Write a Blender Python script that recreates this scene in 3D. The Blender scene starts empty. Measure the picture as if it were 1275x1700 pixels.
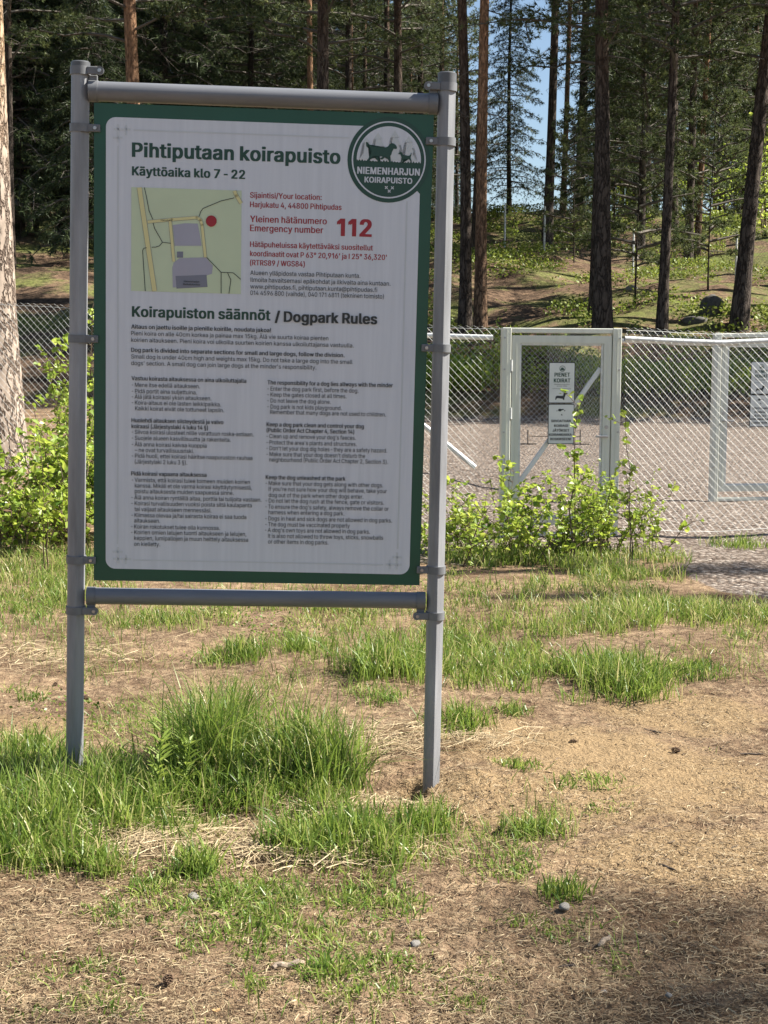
import bpy, bmesh, math, random
import numpy as np
from mathutils import Vector, Matrix, Euler

random.seed(7)
RNG = np.random.RandomState(11)
scene = bpy.context.scene
COL = scene.collection

# ------------------------------------------------------------------ camera
F_PX, PITCH, ROLL, CAM_Z = 2400.0, 0.102968, 0.005, 1.394
FW = np.array([0, math.cos(PITCH), -math.sin(PITCH)])
UP0 = np.array([0, math.sin(PITCH), math.cos(PITCH)])
RT0 = np.array([1.0, 0, 0])
RT = math.cos(ROLL) * RT0 + math.sin(ROLL) * UP0
UP = -math.sin(ROLL) * RT0 + math.cos(ROLL) * UP0
CAM = np.array([0, 0, CAM_Z])
cam_data = bpy.data.cameras.new("camera")
cam = bpy.data.objects.new("camera", cam_data)
COL.objects.link(cam)
cam.matrix_world = Matrix(((RT[0], UP[0], -FW[0], 0), (RT[1], UP[1], -FW[1], 0), (RT[2], UP[2], -FW[2], CAM_Z), (0, 0, 0, 1)))
cam_data.sensor_fit = 'VERTICAL'
cam_data.sensor_height = 36.0
cam_data.sensor_width = 27.0
cam_data.lens = F_PX / 1700.0 * 36.0
cam_data.clip_start = 0.05
cam_data.clip_end = 600.0
scene.camera = cam

# ------------------------------------------------------------------ light
SUN_AZ, SUN_EL = math.radians(84.0), math.radians(44.0)
world = bpy.data.worlds.new("World")
scene.world = world
world.use_nodes = True
wn = world.node_tree
sky = wn.nodes.new('ShaderNodeTexSky')
sky.sky_type = 'NISHITA'
sky.sun_disc = False
sky.sun_elevation = SUN_EL
sky.sun_rotation = SUN_AZ
sky.air_density = 1.0
sky.dust_density = 0.6
sky.ozone_density = 1.2
wn.nodes['Background'].inputs['Strength'].default_value = 0.050
wn.links.new(sky.outputs[0], wn.nodes['Background'].inputs['Color'])
sd = bpy.data.lights.new("sun", 'SUN')
sd.energy = 5.0
sd.angle = math.radians(0.5)
sd.color = (1.0, 0.945, 0.84)
sun = bpy.data.objects.new("sun", sd)
COL.objects.link(sun)
SUN = Vector((math.sin(SUN_AZ) * math.cos(SUN_EL), math.cos(SUN_AZ) * math.cos(SUN_EL), math.sin(SUN_EL)))
sun.rotation_euler = SUN.to_track_quat('Z', 'Y').to_euler()
sun.location = SUN * 60
scene.view_settings.view_transform = 'Standard'
scene.view_settings.look = 'None'
scene.view_settings.exposure = 1.60
scene.view_settings.gamma = 1.0

# ------------------------------------------------------------------ helpers
def tag(o, label=None, cat=None, group=None, kind=None):
    if label: o['label'] = label
    if cat: o['category'] = cat
    if group: o['group'] = group
    if kind: o['kind'] = kind
    return o

def empty(name, loc=(0, 0, 0), rot=(0, 0, 0)):
    o = bpy.data.objects.new(name, None)
    o.empty_display_size = 0.1
    o.location = loc
    o.rotation_euler = rot
    COL.objects.link(o)
    return o

def copy_tree(o, parent=None):
    c = o.copy()
    COL.objects.link(c)
    c.parent = parent
    for ch in list(o.children):
        copy_tree(ch, c)
    return c

def npmesh(name, V, faces, mat=None, parent=None, var=None, smooth=False):
    """faces: list of int arrays of shape (n, k)."""
    me = bpy.data.meshes.new(name)
    V = np.asarray(V, dtype=np.float32)
    faces = [np.asarray(f, dtype=np.int32) for f in faces if len(f)]
    me.vertices.add(len(V))
    me.vertices.foreach_set('co', V.ravel())
    loops = np.concatenate([f.ravel() for f in faces])
    tot = np.concatenate([np.full(len(f), f.shape[1], dtype=np.int32) for f in faces])
    st = np.concatenate([[0], np.cumsum(tot)[:-1]]).astype(np.int32)
    me.loops.add(len(loops))
    me.loops.foreach_set('vertex_index', loops)
    me.polygons.add(len(tot))
    me.polygons.foreach_set('loop_start', st)
    me.polygons.foreach_set('loop_total', tot)
    me.polygons.foreach_set('use_smooth', np.full(len(tot), bool(smooth)))
    me.update(calc_edges=True)
    if var is not None:
        at_ = me.attributes.new('var', 'FLOAT', 'POINT')
        at_.data.foreach_set('value', np.asarray(var, dtype=np.float32))
    o = bpy.data.objects.new(name, me)
    COL.objects.link(o)
    if mat: me.materials.append(mat)
    if parent: o.parent = parent
    return o

class MB:
    """collects boxes, bars, tubes and plates into one bmesh, then links ONE mesh object"""
    def __init__(self):
        self.bm = bmesh.new()
    def box(self, c, s, rot=None, bevel=0.0):
        t = bmesh.ops.create_cube(self.bm, size=1.0)
        m = Matrix.Translation(Vector(c)) @ (rot.to_4x4() if rot else Matrix.Identity(4)) @ Matrix.Diagonal((s[0], s[1], s[2], 1))
        bmesh.ops.transform(self.bm, matrix=m, verts=t['verts'])
        if bevel:
            es = {e for v in t['verts'] for e in v.link_edges}
            bmesh.ops.bevel(self.bm, geom=list(es), offset=bevel, segments=1, affect='EDGES')
        return self
    def bar(self, p0, p1, w, h, bevel=0.0):
        p0, p1 = Vector(p0), Vector(p1)
        d = p1 - p0
        q = d.to_track_quat('X', 'Z')
        return self.box((p0 + p1) / 2, (d.length, w, h), q.to_matrix(), bevel)
    def cyl(self, p0, p1, r0, r1=None, seg=20):
        p0, p1 = Vector(p0), Vector(p1)
        d = p1 - p0
        t = bmesh.ops.create_cone(self.bm, cap_ends=True, segments=seg, radius1=r0, radius2=r0 if r1 is None else r1, depth=d.length)
        m = Matrix.Translation((p0 + p1) / 2) @ d.to_track_quat('Z', 'Y').to_matrix().to_4x4()
        bmesh.ops.transform(self.bm, matrix=m, verts=t['verts'])
        return self
    def plate(self, pts, y0, y1):
        """polygon in x,z extruded from y0 (front) to y1"""
        bm = self.bm
        a = [bm.verts.new((p[0], y0, p[1])) for p in pts]
        b = [bm.verts.new((p[0], y1, p[1])) for p in pts]
        bm.faces.new(a)
        bm.faces.new(b[::-1])
        n = len(pts)
        for i in range(n):
            bm.faces.new((a[i], b[i], b[(i + 1) % n], a[(i + 1) % n]))
        return self
    def sheet(self, pts, y):
        self.bm.faces.new([self.bm.verts.new((p[0], y, p[1])) for p in pts])
        return self
    def build(self, name, mat, parent=None, smooth=30):
        me = bpy.data.meshes.new(name)
        bmesh.ops.recalc_face_normals(self.bm, faces=self.bm.faces)
        if smooth:
            for f in self.bm.faces: f.smooth = True
            for e in self.bm.edges:
                if len(e.link_faces) == 2 and e.calc_face_angle(0) > math.radians(smooth): e.smooth = False
        self.bm.to_mesh(me)
        self.bm.free()
        o = bpy.data.objects.new(name, me)
        COL.objects.link(o)
        if mat: me.materials.append(mat)
        if parent: o.parent = parent
        return o

def tubes(paths, sides=5):
    """paths: list of (points Nx3, radii N) -> V, [quads]"""
    Vs, Fs, off = [], [], 0
    ang = np.linspace(0, 2 * np.pi, sides, endpoint=False)
    ca, sa = np.cos(ang), np.sin(ang)
    for P, R in paths:
        P = np.asarray(P, float); R = np.asarray(R, float)
        T = np.gradient(P, axis=0)
        T /= np.linalg.norm(T, axis=1, keepdims=True) + 1e-9
        ref = np.array([0, 0, 1.0]) if abs(T[0, 2]) < .8 else np.array([1.0, 0, 0])
        A = np.cross(T, ref); A /= np.linalg.norm(A, axis=1, keepdims=True) + 1e-9
        B = np.cross(T, A)
        ring = P[:, None, :] + R[:, None, None] * (A[:, None, :] * ca[None, :, None] + B[:, None, :] * sa[None, :, None])
        n = len(P)
        idx = np.arange(n * sides).reshape(n, sides) + off
        nx = np.roll(idx, -1, axis=1)
        Fs.append(np.stack([idx[:-1], nx[:-1], nx[1:], idx[1:]], -1).reshape(-1, 4))
        Vs.append(ring.reshape(-1, 3)); off += n * sides
    return np.concatenate(Vs), [np.concatenate(Fs)]

def unit(v):
    return v / (np.linalg.norm(v, axis=-1, keepdims=True) + 1e-9)

def smooth01(t):
    t = np.clip(t, 0, 1)
    return t * t * (3 - 2 * t)

# ------------------------------------------------------------------ terrain shape
_GY = [-30, 13.5, 27.0, 28.1, 34.0, 41.0, 50.0, 58.0, 70.0, 200.0]
_GZ = [0.0, 0.0, 0.32, 0.88, 2.30, 3.68, 5.60, 7.15, 8.0, 8.2]
def ground(x, y):
    x = np.asarray(x, float); y = np.asarray(y, float)
    z = np.interp(y, _GY, _GZ)
    z = z + 0.22 * smooth01((-0.8 - x) / 3.0) * smooth01((y - 7.5) / 5.0)
    near = 0.012 * np.sin(x * 3.1 + 1.3 * y) + 0.010 * np.sin(2.3 * y - 1.7 * x + 1) + 0.006 * np.sin(7.1 * x + 2) * np.sin(6.3 * y) + 0.004 * np.sin(15 * x + 9 * y) * np.sin(13 * y - 6 * x)
    # soil heaped right of the board's right post, and a steep sided hollow on its left
    near_post = .028 * np.exp(-(((x - .30) / .10) ** 2 + ((y - 4.72) / .10) ** 2)) - .115 * smooth01((.152 - x) / .05) * smooth01((x + .17) / .24) * np.exp(-((y - 4.655) / .085) ** 2)
    z = z + near_post
    far = 0.16 * np.sin(.41 * x + .3 * y) + .12 * np.sin(.73 * x - .5 * y + 2) + .07 * np.sin(1.7 * x + 1.1 * y) + .05 * np.sin(2.9 * x - 2.1 * y)
    return z + near * np.clip(1.2 - y / 30, 0, 1) + far * smooth01((y - 27.5) / 5)

def ray(px, py):
    return FW + RT * (px - 637.5) / F_PX - UP * (py - 850) / F_PX

def at(px, py, y):
    """point at distance y seen at pixel px, py of the photograph"""
    d = ray(px, py)
    return CAM + d * (y / d[1])

def gpt(px, py):
    """ground point seen at a pixel"""
    d = ray(px, py)
    t = 1.0
    while t < 150:
        P = CAM + d * t
        if P[2] < ground(P[0], P[1]): break
        t += 0.05
    return CAM + d * (t - 0.025)

def on_ground(px, y):
    x = (px - 637.5) / F_PX * y * 1.0
    for _ in range(3):
        P = at(px, 603, y); x = P[0]
    return np.array([x, y, float(ground(x, y))])

# ------------------------------------------------------------------ materials
def new_mat(name):
    m = bpy.data.materials.new(name)
    m.use_nodes = True
    return m, m.node_tree.nodes, m.node_tree.links, m.node_tree.nodes['Principled BSDF']

def noise(N, L, scale, detail=4, rough=.55, vec=None, dim=None):
    n = N.new('ShaderNodeTexNoise')
    n.inputs['Scale'].default_value = scale
    n.inputs['Detail'].default_value = detail
    n.inputs['Roughness'].default_value = rough
    if vec: L.new(vec, n.inputs['Vector'])
    return n

def ramp(N, L, src, stops):
    r = N.new('ShaderNodeValToRGB')
    while len(r.color_ramp.elements) < len(stops): r.color_ramp.elements.new(.5)
    for e, (p, c) in zip(r.color_ramp.elements, stops):
        e.position = p
        e.color = (c[0], c[1], c[2], 1) if len(c) == 3 else c
    L.new(src, r.inputs[0])
    return r

def mix(N, L, fac, a, b, mode='MIX'):
    m = N.new('ShaderNodeMix'); m.data_type = 'RGBA'; m.blend_type = mode
    def put(sock, v):
        if hasattr(v, 'type') and hasattr(v, 'is_output'): L.new(v, sock)
        elif isinstance(v, (int, float)): sock.default_value = v
        else: sock.default_value = (v[0], v[1], v[2], 1)
    put(m.inputs[0], fac); put(m.inputs[6], a); put(m.inputs[7], b)
    return m.outputs[2]

def bump(N, L, h, strength, dist, p):
    b = N.new('ShaderNodeBump')
    b.inputs['Strength'].default_value = strength
    b.inputs['Distance'].default_value = dist
    L.new(h, b.inputs['Height']); L.new(b.outputs[0], p.inputs['Normal'])
    return b

def objcoord(N, L, scale=(1, 1, 1)):
    t = N.new('ShaderNodeTexCoord'); m = N.new('ShaderNodeMapping')
    m.inputs['Scale'].default_value = scale
    L.new(t.outputs['Object'], m.inputs['Vector'])
    return m.outputs[0]

def plain(name, c, rough=.5, metal=0.0, var=.12, scale=30, streak=None, bumpd=0.0):
    m, N, L, p = new_mat(name)
    v = objcoord(N, L, streak or (1, 1, 1))
    n = noise(N, L, scale, 5, .6, v)
    r = ramp(N, L, n.outputs[0], [(.3, [x * (1 - var) for x in c]), (.7, [min(1, x * (1 + var)) for x in c])])
    L.new(r.outputs[0], p.inputs['Base Color'])
    p.inputs['Roughness'].default_value = rough
    p.inputs['Metallic'].default_value = metal
    if bumpd: bump(N, L, n.outputs[0], .5, bumpd, p)
    return m

def leaf_mat(name, stops, transl=.35, rough=.45, spec=.4):
    m, N, L, p = new_mat(name)
    a = N.new('ShaderNodeAttribute'); a.attribute_name = 'var'
    r = ramp(N, L, a.outputs['Fac'], stops)
    L.new(r.outputs[0], p.inputs['Base Color'])
    p.inputs['Roughness'].default_value = rough
    p.inputs['Specular IOR Level'].default_value = spec
    if transl:
        t = N.new('ShaderNodeBsdfTranslucent'); ms = N.new('ShaderNodeMixShader')
        hs = N.new('ShaderNodeHueSaturation'); hs.inputs['Hue'].default_value = .485; hs.inputs['Value'].default_value = 1.25
        L.new(r.outputs[0], hs.inputs['Color']); L.new(hs.outputs[0], t.inputs['Color'])
        ms.inputs[0].default_value = transl
        L.new(p.outputs[0], ms.inputs[1]); L.new(t.outputs[0], ms.inputs[2])
        L.new(ms.outputs[0], N['Material Output'].inputs['Surface'])
    return m

M = {}
M['post'] = plain('grey_coated_steel', (.205, .21, .225), .45, .0, .38, 16, (1, 1, .12), .0008)
_p = M['post'].node_tree.nodes['Principled BSDF']; _p.inputs['Specular IOR Level'].default_value = .55
M['rail'] = plain('grey_coated_tube', (.15, .155, .17), .42, .0, .2, 20, (.12, 1, 1), .0004)
M['clamp'] = plain('grey_plastic_clamp', (.13, .135, .145), .5, .0, .12, 40)
M['cap'] = plain('dark_plastic_cap', (.075, .078, .085), .45, .0, .2, 30)
M['bolt'] = plain('steel_bolt', (.4, .4, .42), .3, .8, .1, 60)
M['alu'] = plain('anodised_aluminium', (.62, .63, .56), .42, .15, .08, 12, (1, 1, .1))
M['alu_white'] = plain('bright_aluminium', (.78, .79, .78), .4, .1, .06, 12)
M['galv'] = plain('galvanised_steel', (.62, .63, .62), .42, .2, .2, 22, None, .0005)
M['wire'] = plain('galvanised_wire', (.58, .59, .57), .45, .1, .12, 8)
M['old_wire'] = plain('weathered_wire', (.20, .21, .20), .5, .2, .15, 8)
M['green'] = plain('green_print', (.006, .066, .040), .38, 0, .08, 6)
M['dark_green'] = plain('dark_green_print', (.007, .050, .034), .42, 0, .05, 8)
M['black'] = plain('black_print', (.020, .026, .030), .45, 0, .05, 8)
M['red'] = plain('red_print', (.30, .008, .020), .42, 0, .05, 8)
M['orn'] = plain('pale_grey_print', (.50, .53, .56), .4, 0, .04, 8)
M['fir'] = plain('grey_green_print', (.50, .535, .555), .4, 0, .04, 8)
M['map'] = plain('map_pale_green', (.50, .58, .40), .4, 0, .04, 8)
M['road'] = plain('map_yellow', (.62, .57, .28), .4, 0, .04, 8)
M['grey_map'] = plain('map_lilac_grey', (.33, .33, .40), .4, 0, .04, 8)
M['roof_map'] = plain('map_dark_grey', (.17, .18, .23), .4, 0, .04, 8)
M['plate'] = plain('white_plate', (.62, .64, .62), .4, 0, .03, 10)

def board_white():
    m, N, L, p = new_mat('weathered_white_print')
    v = objcoord(N, L, (60, 1, 60)); s = noise(N, L, 1.0, 3, .6, v)
    specks = ramp(N, L, s.outputs[0], [(.70, (0, 0, 0)), (.76, (1, 1, 1))])
    v2 = objcoord(N, L, (55, 1, 2.2)); st = noise(N, L, 1.0, 3, .6, v2)
    streak = ramp(N, L, st.outputs[0], [(.35, (.535, .56, .615)), (.65, (.58, .605, .66))])
    c = mix(N, L, specks.outputs[0], streak.outputs[0], (.52, .53, .52))
    L.new(c, p.inputs['Base Color'])
    p.inputs['Roughness'].default_value = .34
    return m
M['white'] = board_white()

def bark(name, low, low2, high, z0, z1, vscale, bd):
    m, N, L, p = new_mat(name)
    v = objcoord(N, L, (1, 1, .28))
    vo = N.new('ShaderNodeTexVoronoi'); vo.feature = 'DISTANCE_TO_EDGE'; vo.inputs['Scale'].default_value = vscale
    nz = noise(N, L, vscale * .9, 4, .6, v)
    wv = mix(N, L, .22, v, nz.outputs['Color'])
    L.new(wv, vo.inputs['Vector'])
    cr = ramp(N, L, vo.outputs['Distance'], [(.0, (0, 0, 0)), (.16, (1, 1, 1))])
    c = mix(N, L, cr.outputs[0], low2, low)
    n2 = noise(N, L, vscale * 2.2, 4, .6, v)
    pn = ramp(N, L, n2.outputs[0], [(.3, (.62, .6, .58)), (.7, (1.15, 1.12, 1.1))])
    hi = mix(N, L, ramp(N, L, n2.outputs[0], [(.4, (0, 0, 0)), (.62, (1, 1, 1))]).outputs[0], [x * .62 for x in high], high)
    tc = N.new('ShaderNodeTexCoord'); sx = N.new('ShaderNodeSeparateXYZ'); L.new(tc.outputs['Object'], sx.inputs[0])
    mr = N.new('ShaderNodeMapRange'); mr.inputs[1].default_value = z0; mr.inputs[2].default_value = z1
    n3 = noise(N, L, 2.0, 3); ad = N.new('ShaderNodeMath'); ad.operation = 'ADD'
    mm = N.new('ShaderNodeMath'); mm.operation = 'MULTIPLY'; mm.inputs[1].default_value = 2.5
    L.new(n3.outputs[0], mm.inputs[0]); L.new(sx.outputs[2], ad.inputs[0]); L.new(mm.outputs[0], ad.inputs[1])
    L.new(ad.outputs[0], mr.inputs[0])
    c2 = mix(N, L, mr.outputs[0], c, hi)
    c3 = mix(N, L, 1.0, c2, pn.outputs[0], 'MULTIPLY')
    L.new(c3, p.inputs['Base Color'])
    p.inputs['Roughness'].default_value = .9
    p.inputs['Specular IOR Level'].default_value = .15
    bump(N, L, cr.outputs[0], 1.0, bd, p)
    return m
M['bark'] = bark('pine_bark', (.098, .080, .068), (.030, .024, .021), (.20, .12, .075), 6.0, 12, 11, .02)
M['bark_orange'] = bark('orange_pine_bark', (.20, .13, .085), (.05, .03, .022), (.38, .225, .135), 2.5, 7, 12, .02)
M['bark_big'] = bark('plated_pine_bark', (.36, .30, .25), (.13, .095, .075), (.52, .33, .16), 4.2, 7.5, 13, .03)
M['bark_spruce'] = bark('spruce_bark', (.085, .07, .06), (.03, .025, .022), (.09, .075, .065), 50, 60, 14, .01)
M['twig'] = plain('dead_twig_bark', (.105, .09, .075), .9, 0, .3, 10)
M['stem'] = plain('brown_shoot_bark', (.10, .065, .04), .8, 0, .2, 20)
M['needles'] = leaf_mat('pine_needles', [(0, (.036, .054, .024)), (.5, (.085, .115, .042)), (1, (.18, .20, .075))], .32, .5, .3)
M['spruce_needles'] = leaf_mat('spruce_needles', [(0, (.028, .044, .022)), (.5, (.062, .088, .038)), (1, (.12, .16, .06))], .3, .5, .3)
M['leaf'] = leaf_mat('young_aspen_leaf', [(0, (.08, .16, .022)), (.5, (.24, .34, .045)), (.93, (.42, .50, .10)), (1, (.50, .33, .07))], .5, .38, .5)
M['grass'] = leaf_mat('grass_blade', [(0, (.04, .09, .016)), (.5, (.125, .205, .032)), (.85, (.26, .335, .07)), (1, (.46, .40, .20))], .42, .4, .4)
M['straw'] = leaf_mat('dry_straw', [(0, (.06, .04, .026)), (.35, (.17, .115, .068)), (.7, (.32, .24, .145)), (1, (.50, .41, .26))], .15, .6, .2)
M['bilberry'] = leaf_mat('bilberry_leaf', [(0, (.06, .095, .016)), (.6, (.18, .24, .035)), (1, (.32, .36, .08))], .3, .5, .3)

def ground_mat():
    m, N, L, p = new_mat('ground_soil')
    g = N.new('ShaderNodeNewGeometry'); pos = g.outputs['Position']
    za = N.new('ShaderNodeAttribute'); za.attribute_name = 'zone'
    sp = N.new('ShaderNodeSeparateColor'); L.new(za.outputs['Color'], sp.inputs[0])
    n1 = noise(N, L, 2.2, 6, .62, pos); n2 = noise(N, L, 16, 6, .65, pos); n3 = noise(N, L, 90, 4, .6, pos)
    litter = ramp(N, L, n2.outputs[0], [(.30, (.10, .066, .043)), (.5, (.19, .132, .085)), (.68, (.30, .222, .143))])
    dark = ramp(N, L, n1.outputs[0], [(.36, (.66, .60, .56)), (.5, (1.02, 1.0, .98)), (.64, (1.28, 1.25, 1.2))])
    base = mix(N, L, 1.0, litter.outputs[0], dark.outputs[0], 'MULTIPLY')
    sand = ramp(N, L, n3.outputs[0], [(.28, (.17, .115, .062)), (.55, (.265, .185, .102)), (.75, (.335, .243, .142))])
    # sand shows where the zone and a broken noise agree
    def masked(ch, w, lo, hi):
        a = N.new('ShaderNodeMath'); a.operation = 'MULTIPLY_ADD'
        L.new(n2.outputs[0], a.inputs[0]); a.inputs[1].default_value = w; L.new(ch, a.inputs[2])
        b = N.new('ShaderNodeMapRange'); b.inputs[1].default_value = lo + w * .5; b.inputs[2].default_value = hi + w * .5
        L.new(a.outputs[0], b.inputs[0]); return b.outputs[0]
    c = mix(N, L, masked(sp.outputs[2], .9, .35, .65), base, sand.outputs[0])
    vo = N.new('ShaderNodeTexVoronoi'); vo.inputs['Scale'].default_value = 26; L.new(pos, vo.inputs['Vector'])
    vs = N.new('ShaderNodeSeparateColor'); L.new(vo.outputs['Color'], vs.inputs[0])
    stone = ramp(N, L, vs.outputs[0], [(0, (.13, .10, .082)), (.4, (.235, .19, .158)), (.75, (.31, .26, .22)), (1, (.42, .37, .325))])
    edge = ramp(N, L, vo.outputs['Distance'], [(.2, (1, 1, 1)), (.75, (.45, .42, .4))])
    grav = mix(N, L, 1.0, stone.outputs[0], edge.outputs[0], 'MULTIPLY')
    c = mix(N, L, masked(sp.outputs[0], .5, .4, .6), c, grav)
    fo = ramp(N, L, noise(N, L, .55, 7, .65, pos).outputs[0], [(.34, (.05, .034, .024)), (.46, (.145, .098, .068)), (.54, (.12, .118, .05)), (.66, (.125, .15, .042))])
    fo2 = mix(N, L, 1.0, fo.outputs[0], ramp(N, L, noise(N, L, 9, 5, .7, pos).outputs[0], [(.32, (.35, .35, .35)), (.68, (1.55, 1.5, 1.4))]).outputs[0], 'MULTIPLY')
    c = mix(N, L, masked(sp.outputs[1], .5, .4, .6), c, fo2)
    L.new(c, p.inputs['Base Color'])
    p.inputs['Roughness'].default_value = .95
    p.inputs['Specular IOR Level'].default_value = .1
    hm = N.new('ShaderNodeMath'); hm.operation = 'ADD'
    h2 = N.new('ShaderNodeMath'); h2.operation = 'MULTIPLY'; h2.inputs[1].default_value = .45
    L.new(n3.outputs[0], h2.inputs[0]); L.new(n2.outputs[0], hm.inputs[0]); L.new(h2.outputs[0], hm.inputs[1])
    hv = N.new('ShaderNodeMath'); hv.operation = 'MULTIPLY'; L.new(vo.outputs['Distance'], hv.inputs[0]); L.new(sp.outputs[0], hv.inputs[1])
    hs = N.new('ShaderNodeMath'); hs.operation = 'SUBTRACT'; L.new(hm.outputs[0], hs.inputs[0]); L.new(hv.outputs[0], hs.inputs[1])
    bump(N, L, hs.outputs[0], .9, .03, p)
    return m
M['ground'] = ground_mat()

# ------------------------------------------------------------------ ground: one sheet, fine near the camera
def axis(parts):
    out = []
    for a, b, s in parts: out += list(np.arange(a, b, s))
    return np.array(out + [parts[-1][1]])
gx = axis([(-90, -30, 4), (-30, -6, .6), (-6, -2.6, .12), (-2.6, -.3, .04), (-.3, .45, .014), (.45, 2.8, .04), (2.8, 7, .12), (7, 32, .6), (32, 90, 4)])
gy = axis([(-20, 1, 1.5), (1, 2.4, .1), (2.4, 4.4, .04), (4.4, 4.95, .014), (4.95, 7, .04), (7, 16, .12), (16, 60, .5), (60, 160, 5)])
XX, YY = np.meshgrid(gx, gy)
ZZ = ground(XX, YY)
mic = RNG.normal(0, 1, XX.shape)
mic = (mic + np.roll(mic, 1, 0) + np.roll(mic, 1, 1) + np.roll(np.roll(mic, 1, 0), 1, 1)) / 2
ZZ = ZZ + mic * .0035 * ((YY > 1) & (YY < 9) & (abs(XX) < 3))
# a little mound of soil and a hollow at the foot of the right post
GV = np.stack([XX, YY, ZZ], -1).reshape(-1, 3)
ii = np.arange(len(GV)).reshape(XX.shape)
gf = np.stack([ii[:-1, :-1], ii[:-1, 1:], ii[1:, 1:], ii[1:, :-1]], -1).reshape(-1, 4)
ground_o = npmesh('ground', GV, [gf], M['ground'], smooth=True)
wob = .35 * np.sin(XX * 2.3) + .25 * np.sin(XX * 5.1 + YY * 3)
grav = np.maximum(smooth01((YY - 9.9 + wob * .4) / .5) * smooth01((XX + 1.6 + wob) / .8), smooth01((YY - 8.35 + wob * .5) / .4) * smooth01((XX - 1.75 + wob * .4) / .4)) * smooth01((27.4 - YY) / .3)
forest = smooth01((YY - 26.8) / .6)
sand = np.zeros_like(XX)
for px, py, rx, ry in [(960, 1245, .55, .42), (800, 1210, .28, .28), (1080, 1290, .55, .5), (750, 1310, .3, .25), (1130, 1180, .4, .4), (40, 1210, .35, .3), (900, 1330, .7, .35), (1190, 1420, .5, .3)]:
    P = gpt(px, py)
    sand = np.maximum(sand, np.exp(-(((XX - P[0]) / rx) ** 2 + ((YY - P[1]) / ry) ** 2)))
zc = ground_o.data.attributes.new('zone', 'FLOAT_COLOR', 'POINT')
zc.data.foreach_set('color', np.stack([grav, forest, sand, np.ones_like(XX)], -1).reshape(-1).astype(np.float32))
tag(ground_o, kind='structure')

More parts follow.
